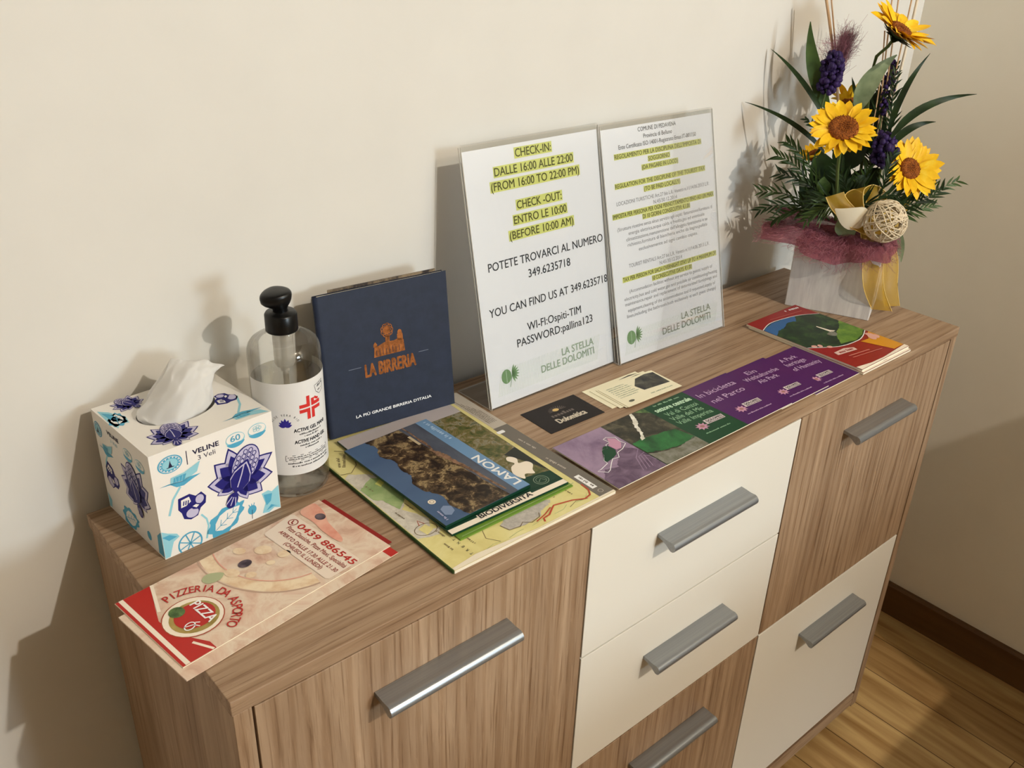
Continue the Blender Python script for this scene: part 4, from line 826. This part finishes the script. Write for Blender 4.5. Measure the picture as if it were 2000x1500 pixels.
m1.location = (.8865, -.3005, T+.0036); m1.rotation_euler = (0, 0, .003); tag(m1, 'upper guide magazine with red cover and round landscape photo by the flower box', 'magazine', GM)

# ---------------------------------------------------------------- the flower arrangement
PFL = Vector((1.007, -.098, T)); PU = Vector((.396, -.918, 0)).normalized(); PN = Vector((-PU.y, PU.x, 0)); PW, PD, PH = .123, .088, .105
fa = empty('flower_arrangement', PFL+PU*PW/2+PN*PD/2); tag(fa, 'artificial sunflower arrangement in a white painted wooden box at the right end', 'flower arrangement')
FO = fa.location.copy()
def L_(p): return Vector(p)-FO                       # room -> arrangement coordinates
def A(px, py, dep=1.42):
    p = AT(px, py, dep-max(0, 470-py)*.000305)                            # the bouquet stands upright, the lens looks down
    if p.y > YW-.006: p = CAM+(p-CAM)*((YW-.006-CAM.y)/(p.y-CAM.y))        # keep off the wall
    return p-FO
M_pot = ramp_mat('whitewashed_wood', [(.35, '#c3bebb'), (.65, '#d6d2cd')], (30, 30, 4), 5, .7, .6, 0, 4, bump=.1)
M_leaf = ramp_mat('dark_leaf', [(.3, '#15230d'), (.7, '#273d1b')], (1, 1, 1), 3, .5, .5, 0, 40); M_leaf2 = ramp_mat('mid_leaf', [(.3, '#2b3f1c'), (.7, '#48602e')], (1, 1, 1), 3, .5, .5, 0, 40)
M_leafp = ramp_mat('pale_leaf', [(.3, '#6b7a5a'), (.7, '#8d9a78')], (1, 1, 1), 3, .5, .5, 0, 60); M_stem = mat('stem_green', '#4d5a2c', .55)
M_pet = ramp_mat('sunflower_petal', [(.3, '#e6ac0a'), (.6, '#f5c51c'), (.8, '#f8d84a')], (1, 1, 1), 3, .5, .5, 0, 70); M_disc = ramp_mat('sunflower_disc', [(.3, '#5a2c0c'), (.55, '#8f4d14'), (.75, '#b06c20')], (1, 1, 1), 4, .8, .6, 0, 420, bump=.5)
M_lav = None; M_purp = ramp_mat('violet_blossom', [(.3, '#1c1034'), (.7, '#38205e')], (1, 1, 1), 3, .6, .5, 0, 150); M_sis = ramp_mat('pink_sisal', [(.3, '#83485a'), (.5, '#a3626f'), (.75, '#bb808a')], (1, 1, 1), 5, .8, .6, 0, 120); M_plume = mat('pink_plume', '#a06a76', .8)
M_org = sheer_mat('gold_organza', '#c9a033', .3, .4); M_orge = mat('gold_ribbon_edge', '#e0c070', .4); M_rat = mat('pale_rattan', '#d9c8ab', .55); M_cot = mat('dried_cream_petal', '#e6dcc3', .7); M_reed = mat('pale_reed', '#c3a07a', .6)

b = MB()
def box_w(o, u, n, w0, w1, d0, d1, z0, z1, m):
    v = [o+u*x+n*y+Vector((0, 0, z)) for z in (z0, z1) for y in (d0, d1) for x in (w0, w1)]
    b.add([L_(p) for p in v], [(0, 2, 3, 1), (4, 5, 7, 6), (0, 1, 5, 4), (2, 6, 7, 3), (0, 4, 6, 2), (1, 3, 7, 5)], m)
tk = .006
box_w(PFL, PU, PN, 0, PW, 0, tk, 0, PH, M_pot); box_w(PFL, PU, PN, 0, PW, PD-tk, PD, 0, PH, M_pot); box_w(PFL, PU, PN, 0, tk, tk, PD-tk, 0, PH, M_pot); box_w(PFL, PU, PN, PW-tk, PW, tk, PD-tk, 0, PH, M_pot); box_w(PFL, PU, PN, tk, PW-tk, tk, PD-tk, .0005, .006, M_pot)
b.build('box', fa, .0012)
b = MB(); box_w(PFL, PU, PN, tk+.0004, PW-tk-.0004, tk+.0004, PD-tk-.0004, .0065, .100, mat('florist_foam', '#33421f', .9)); b.build('foam', fa)

def leaf(b, p0, p1, p2, w_, m, seg=9, fold=.25, nrm=None, wave=0.):
    """blade along the curve p0-p1-p2 (quadratic), widest a third of the way"""
    p0, p1, p2 = Vector(p0), Vector(p1), Vector(p2); rows = []; n0 = Vector(nrm) if nrm else (CAM-(FO+p1)).normalized()
    for i in range(seg+1):
        t = i/seg; c = p0*(1-t)**2+p1*2*t*(1-t)+p2*t*t; d = ((p1-p0)*(1-t)+(p2-p1)*t).normalized(); s_ = d.cross(n0).normalized(); nn = s_.cross(d)
        k = max(.03, math.sin(math.pi*min(1, (t*.93+.05))**.75))*w_/2; q = nn*(wave*math.sin(t*9))
        rows.append([c-s_*k+q, c-nn*k*fold, c+s_*k-q])
    b.grid(rows, m, True)
def frond(b, p0, p1, p2, n, ll, m, rnd, wl=.0032, ang=.55):
    p0, p1, p2 = Vector(p0), Vector(p1), Vector(p2); pth = []
    for i in range(13):
        t = i/12; pth.append(p0*(1-t)**2+p1*2*t*(1-t)+p2*t*t)
    b.tube(pth, [.0013*(1-i/14) for i in range(13)], m, 4, False)
    for i in range(n):
        t = .12+.88*i/(n-1); c = p0*(1-t)**2+p1*2*t*(1-t)+p2*t*t; d = ((p1-p0)*(1-t)+(p2-p1)*t).normalized()
        for sg in (-1, 1):
            ax = Vector((rnd.uniform(-1, 1), rnd.uniform(-1, 1), rnd.uniform(-1, 1))); v = (CAM-FO-c).normalized(); sd = d.cross(v).normalized()*sg
            q = (d*math.cos(ang)+sd*math.sin(ang)+ax*.26+v*rnd.uniform(-.3, .4)).normalized(); l = ll*1.15*(1-.5*t)*rnd.uniform(.7, 1.2)
            leaf(b, c, c+q*l*.5+Vector((0, 0, .0015)), c+q*l, wl, m, 4, .2, (v+ax*.4).normalized())

def sunflower(pos, nrm, R_, rd, stem, label, seed, cup=.28, petals=22):
    r = random.Random(seed); h = empty('sunflower'); h.parent = fa; nrm = Vector(nrm).normalized(); h.location = pos; h.rotation_euler = nrm.to_track_quat('Z', 'Y').to_euler(); h['label'] = label
    b = MB()
    for layer in (0, 1):
        for i in range(petals//2+2):
            a = 2*math.pi*(i+.5*layer+r.uniform(-.15, .15))/(petals//2+2); l = (R_-rd*.75)*r.uniform(.86, 1.08); w_ = R_*(.40-.0045*petals)*1.15*r.uniform(.85, 1.1); c, d = math.cos(a), math.sin(a); rows = []
            cu = cup*r.uniform(.4, 1.5)-.12*layer; curl = r.uniform(-.6, .5)*.35; tw = r.uniform(-.25, .25)
            for k in range(7):
                t = k/6; rr = rd*.75+l*t; wd = w_*.5*(math.sin(math.pi*(t*.86+.14))**.7 if t < .99 else .03); z = cu*l*t+curl*l*t*t*.6-layer*.002
                row = []
                for q in (-1, 0, 1): x, y = rr, q*wd; row.append((x*c-y*d, x*d+y*c, z+abs(q)*wd*.3+q*wd*tw))
                rows.append(row)
            b.grid(rows, M_pet, True)
    b.build('petals', h)
    b = MB(); b.lathe([(.0005, rd*.20), (rd*.3, rd*.22), (rd*.55, rd*.34), (rd*.8, rd*.36), (rd*.98, rd*.16), (rd*1.02, -.002), (rd*.5, -.006), (.0005, -.006)], M_disc, 26)
    for i in range(130):
        a = i*2.39996; q = rd*.95*math.sqrt((i+.5)/130); b.ball((q*math.cos(a), q*math.sin(a), rd*(.19+.16*min(1, (q/rd)*1.4))*(1 if q < rd*.85 else .75)), rd*.05, M_disc, 5, 3)
    b.build('disc', h)
    b = MB()
    for i in range(11):
        a = 2*math.pi*i/11; c, d = math.cos(a), math.sin(a); l = R_*.62*r.uniform(.8, 1.1); leaf(b, (0, 0, -.006), (l*.55*c, l*.55*d, -.010), (l*c, l*d, -.004+r.uniform(-.006, .004)), R_*.2, M_leaf, 5, .2, (0, 0, 1))
    b.lathe([(.0005, -.003), (rd*.7, -.004), (rd*.45, -.012), (.003, -.016)], M_leaf2, 12); b.build('sepals', h)
    if stem:
        iv = (Matrix.Translation(pos) @ h.rotation_euler.to_matrix().to_4x4()).inverted(); b = MB(); b.tube([(0, 0, -.012)]+[iv @ Vector(p) for p in stem], .0024, M_stem, 7); b.build('stem', h)
    return h
view = lambda p: (CAM-FO-p).normalized()
RIGHT = RM @ Vector((1, 0, 0)); UPV = RM @ Vector((0, 1, 0))
p = A(1647, 252, 1.345); sunflower(p, view(p)*.72+Vector((0, 0, .66))+RIGHT*.02, .0465, .0205, [A(1636, 330, 1.36), A(1632, 430, 1.385)], 'large sunflower in the middle facing up', 4, .24, 30)
p = A(1758, 60, 1.405); sunflower(p, view(p)*.56+RIGHT*.50+UPV*.62, .050, .0165, [A(1735, 90, 1.41), A(1712, 110, 1.42), A(1700, 150, 1.43), A(1690, 260, 1.43), A(1670, 430, 1.43)], 'highest sunflower turned to the right', 9, .34, 26)
p = A(1776, 330, 1.40); sunflower(p, view(p)*.72+RIGHT*.42+UPV*.22, .0455, .0165, [A(1740, 370, 1.42), A(1690, 440, 1.43)], 'lower right sunflower half hidden by violet blossom', 5, .34, 26)
p = A(1660, 196, 1.47); sunflower(p, view(p)*.1+UPV*.95, .03, .014, [A(1660, 260, 1.46), A(1655, 430, 1.44)], 'small brown sunflower behind the large one', 6, .9, 18)
p = A(1590, 303, 1.44); sunflower(p, view(p)*.5+UPV*.7-RIGHT*.3, .02, .011, None, 'small half open bud among the leaves', 8, .9, 12)

def blossom(name, a, c, wd, n, seed, r0=.0042):
    r = random.Random(seed); b = MB(); a, c = Vector(a), Vector(c); ax = (c-a).normalized(); s1 = ax.orthogonal().normalized(); s2 = ax.cross(s1)
    b.tube([a-ax*.02, a, c], .0016, M_stem, 5)
    for i in range(n):
        t = r.random(); w_ = wd*(.35+.65*math.sin(math.pi*(.12+.8*t))); an = r.uniform(0, 6.283); q = a+(c-a)*t+(s1*math.cos(an)+s2*math.sin(an))*w_*r.uniform(.45, 1)
        b.ball(q, r0*r.uniform(.7, 1.25), M_purp, 6, 4, r.uniform(.8, 1.3))
    return b.build(name, fa)
blossom('violet_flower_spike', A(1612, 182, 1.42), A(1634, 104, 1.42), .0165, 150, 1)
blossom('violet_flower_spike', A(1722, 322, 1.39), A(1732, 262, 1.39), .0175, 140, 2)
blossom('violet_flower_spike', A(1722, 225, 1.45), A(1745, 120, 1.46), .011, 80, 3, .0032)

# grass blades and broad leaves
for nm, a, c, d, w_, m, dp in (('grass_blade', (1612, 300), (1560, 230), (1455, 199), .007, M_leaf, 1.40), ('grass_blade', (1618, 245), (1575, 150), (1505, 95), .0075, M_leaf, 1.42), ('grass_blade', (1735, 262), (1755, 175), (1817, 104), .0095, M_leaf, 1.40), ('grass_blade', (1740, 270), (1790, 190), (1908, 184), .0115, M_leaf, 1.38), ('grass_blade', (1742, 285), (1770, 240), (1828, 238), .011, M_leaf, 1.39), ('broad_leaf', (1618, 215), (1578, 130), (1583, 42), .021, M_leaf2, 1.43), ('broad_leaf', (1676, 215), (1690, 150), (1752, 107), .027, M_leafp, 1.41), ('grass_blade', (1672, 190), (1668, 170), (1664, 150), .005, M_leaf, 1.45),
    ('broad_leaf', (1660, 430), (1630, 380), (1700, 340), .045, M_leaf, 1.40), ('broad_leaf', (1650, 420), (1655, 460), (1645, 470), .03, M_leafp, 1.355), ('broad_leaf', (1740, 440), (1762, 470), (1760, 512), .016, M_leafp, 1.42), ('broad_leaf', (1640, 330), (1660, 290), (1700, 250), .045, M_leaf, 1.43), ('broad_leaf', (1640, 390), (1600, 330), (1600, 290), .045, M_leaf, 1.43), ('broad_leaf', (1660, 400), (1690, 350), (1720, 330), .05, M_leaf, 1.43), ('broad_leaf', (1690, 300), (1700, 240), (1720, 170), .045, M_leaf, 1.46), ('broad_leaf', (1640, 400), (1620, 360), (1660, 300), .05, M_leaf, 1.45), ('broad_leaf', (1600, 420), (1590, 380), (1560, 350), .04, M_leaf, 1.43), ('broad_leaf', (1612, 380), (1606, 360), (1610, 345), .02, M_leaf2, 1.37)):
    b = MB(); q = lambda z, e=0: A(z[0], z[1], dp+e); leaf(b, q(a), q(c, -.015), q(d, .08 if d[0] < 1520 else .0), w_, m, 12, .25, None, .0012 if nm == 'grass_blade' else .0); b.build(nm, fa)
rnd = random.Random(21)
for a, c, d, n, ll, dp in (((1620, 430), (1560, 380), (1486, 410), 12, .03, 1.40), ((1610, 420), (1550, 370), (1490, 375), 12, .03, 1.42), ((1610, 400), (1570, 320), (1520, 305), 13, .032, 1.42), ((1620, 380), (1570, 300), (1540, 280), 12, .03, 1.43), ((1610, 390), (1580, 350), (1525, 340), 12, .03, 1.40), ((1700, 400), (1790, 390), (1868, 354), 15, .03, 1.40), ((1700, 410), (1780, 410), (1840, 372), 14, .032, 1.39), ((1700, 420), (1760, 420), (1822, 402), 13, .032, 1.41), ((1690, 400), (1730, 370), (1760, 385), 12, .03, 1.38), ((1650, 400), (1600, 370), (1580, 400), 12, .03, 1.37), ((1640, 400), (1610, 400), (1575, 430), 12, .032, 1.37), ((1690, 380), (1680, 330), (1720, 300), 12, .03, 1.41), ((1720, 380), (1735, 330), (1745, 300), 12, .025, 1.37), ((1600, 420), (1550, 400), (1510, 430), 12, .03, 1.41), ((1740, 280), (1738, 200), (1752, 128), 14, .02, 1.45), ((1630, 300), (1600, 250), (1575, 235), 9, .018, 1.43), ((1660, 400), (1650, 350), (1640, 330), 12, .035, 1.40), ((1700, 350), (1700, 300), (1690, 270), 12, .03, 1.44), ((1670, 410), (1700, 380), (1730, 420), 12, .035, 1.37), ((1715, 260), (1705, 200), (1740, 150), 13, .026, 1.46)):
    b = MB(); q = lambda z, e=0: A(z[0], z[1], dp+e); frond(b, q(a), q(c, -.02), q(d), n, ll, M_leaf if rnd.random() < .75 else M_leaf2, rnd); b.build('fern_frond', fa)

# pink sisal collar and plume
b = MB(); r = random.Random(5); C0 = L_(PFL+PU*PW/2+PN*PD/2+Vector((0, 0, PH)))
def collar(th, t):
    d = PU*math.cos(th)-PN*math.sin(th); k = 1/max(abs(math.cos(th))/(PW/2), abs(math.sin(th))/(PD/2))
    left = max(0, -math.cos(th)); frontk = max(0, math.sin(th)); ext = (.011+.038*left+.009*frontk)*(1+.22*math.sin(7*th+1)+.15*math.sin(13*th)); out = k*.12+t*(k*.88+ext)
    tb = k*.92/(k*.88+ext); q = max(0, (t-tb)/(1-tb)); z = .011+.004*(1-t)-(.021*frontk-.010*left+.008)*q**1.2
    return C0+d*out+Vector((0, 0, z+.004*math.sin(5*th+t*3)))
rows = [[collar(2*math.pi*j/56, t)+Vector((0, 0, .003*mnoise.noise(Vector((j*.7, t*6, 0))))) for j in range(56)] for t in [i/13 for i in range(14)]]
b.grid(rows, sheer_mat('pink_sisal_felt', '#9a5662', .16, .9), True, True)
for i in range(4200):
    th = r.uniform(0, 6.283); t = r.uniform(.25, 1.0)**.8; p = collar(th, t); th2 = th+r.uniform(-.22, .22); q = collar(th2, min(1.1, t+r.uniform(-.2, .22))); e = lambda k_: Vector((r.uniform(-1, 1), r.uniform(-1, 1), r.uniform(-.5, 1.)))*k_
    b.tube([p+e(.003), p.lerp(q, .33)+e(.005), p.lerp(q, .66)+e(.005), q+e(.004)], .00017, M_sis, 3, False)
o = b.build('sisal_collar', fa); o['kind'] = 'stuff'
b = MB(); base = A(1630, 150, 1.43); tipc = [A(1640, 110, 1.43), A(1650, 70, 1.43), A(1680, 38, 1.43)]
for i in range(1100):
    t = r.random()**1.2; j = Vector((r.gauss(0, 1), r.gauss(0, 1), r.gauss(0, 1)))
    p0 = base*(1-t)**2+tipc[0]*2*t*(1-t)+tipc[1]*t*t; e = (A(1600, 78, 1.43) if r.random() < .18 else A(1690-r.random()*40, 30+r.random()*40, 1.43)); dr = (e-p0); dr = dr*r.uniform(.25, .75)
    j2 = Vector((r.gauss(0, 1), r.gauss(0, 1), r.gauss(0, 1))); b.tube([p0+j*.003, p0+dr*.35+j*.004+j2*.0015, p0+dr*.7+j*.005-j2*.002, p0+dr+j*.006+j2*.003], .00014, M_plume, 3, False)
o = b.build('feathery_plume', fa); o['kind'] = 'stuff'
# reeds and looped sticks rising out of the arrangement
for pth, rad, m in (([(1640, 230), (1628, 90), (1611, -20)], .0022, M_reed), ([(1640, 230), (1632, 80), (1622, -20)], .0012, M_reed), ([(1712, 280), (1728, 120), (1745, -25)], .0011, M_reed), ([(1716, 280), (1740, 110), (1758, -25)], .0011, M_reed), ([(1722, 280), (1768, 110), (1797, -25)], .0022, mat('bleached_reed', '#dfd3be', .5)), ([(1718, 280), (1752, 130), (1786, -25)], .0012, M_reed), ([(1700, 270), (1724, 150), (1728, 60)], .0010, M_reed)):
    a, c, d = [A(x, y, 1.45) for x, y in pth]; b = MB(); b.tube([a*(1-t)**2+c*2*t*(1-t)+d*t*t for t in [i/12 for i in range(13)]], rad, m, 6); b.build('reed_stick', fa)

# gold ribbon, rattan ball, dried petal
def strip(b, pts, w_, m, side, edge=True):
    pts = [Vector(p) for p in pts]; n = len(pts); side = [Vector(x).normalized() for x in side] if isinstance(side, list) else [Vector(side).normalized()]*n; f = []
    for i in range(n-1):
        for k in range(6):
            t = k/6; a, bb, c, d = pts[max(i-1, 0)], pts[i], pts[i+1], pts[min(i+2, n-1)]
            q = .5*(2*bb+(c-a)*t+(2*a-5*bb+4*c-d)*t*t+(3*bb-a-3*c+d)*t**3); f.append((q, side[i].lerp(side[i+1], t).normalized()))
    f.append((pts[-1], side[-1])); rows = [[q+sd*w_*(x-.5)+(CAM-FO-q).normalized()*.0016*math.sin(x*7+i*.25) for x in (0, .04, .25, .5, .75, .96, 1)] for i, (q, sd) in enumerate(f)]
    b.grid(rows, m, True)
    if edge:
        for e in (0, -1): b.tube([x[e] for x in rows], .0007, M_orge, 4, False)
kn = A(1700, 445, 1.345)
b = MB(); strip(b, [kn, A(1705, 500, 1.34), A(1706, 560, 1.345), A(1722, 606, 1.37)], .030, M_org, RIGHT+UPV*-.1); b.build('ribbon_tail', fa)
b = MB(); strip(b, [kn+RIGHT*.012, A(1738, 500, 1.365), A(1738, 560, 1.37), A(1742, 598, 1.385)], .028, M_org, RIGHT*.9+view(kn)*-.4); b.build('ribbon_tail', fa)
b = MB(); strip(b, [kn, A(1672, 410, 1.345), A(1668, 378, 1.35), A(1690, 366, 1.365), A(1712, 385, 1.37), A(1700, 425, 1.36)], .030, M_org, [view(kn)*.5+RIGHT*.8, view(kn)*.7+RIGHT*.6, RIGHT*.8+view(kn)*.6+UPV*.3, RIGHT+UPV*.2, RIGHT+UPV*.2, RIGHT]); b.build('ribbon_loop', fa)
b = MB(); strip(b, [kn, A(1665, 425, 1.34), A(1640, 400, 1.345), A(1630, 380, 1.35)], .026, M_org, [UPV, UPV*.8+RIGHT*.6, UPV*.5+RIGHT*.8, UPV*.3+RIGHT]); b.build('ribbon_loop', fa)
b = MB(); strip(b, [kn, A(1745, 430, 1.37), A(1770, 410, 1.39), A(1778, 395, 1.40)], .03, M_org, [UPV, UPV, UPV+RIGHT*.3, UPV+RIGHT*.5]); b.build('ribbon_loop', fa)
b = MB(); o0 = A(1695, 428, 1.335); leaf(b, o0, A(1665, 432, 1.325), A(1631, 408, 1.33), .040, M_cot, 10, -.15, view(o0)*.85-UPV*.45+RIGHT*-.2); b.build('dried_petal', fa)
b = MB(); bc = A(1729, 432, 1.325); rb = .0295; r = random.Random(11)
for i in range(34):
    n = Vector((r.gauss(0, 1), r.gauss(0, 1), r.gauss(0, 1))).normalized(); s1 = n.orthogonal().normalized(); s2 = n.cross(s1); off = r.uniform(-.55, .55)*rb; rr = math.sqrt(rb*rb-off*off)*r.uniform(.97, 1.0); wv = r.uniform(0, 6)
    b.tube([bc+n*(off+.002*math.sin(3*a_+wv))+(s1*math.cos(a_)+s2*math.sin(a_))*rr for a_ in [2*math.pi*k/26 for k in range(27)]], .00095, M_rat, 5, False)
b.build('rattan_ball', fa)
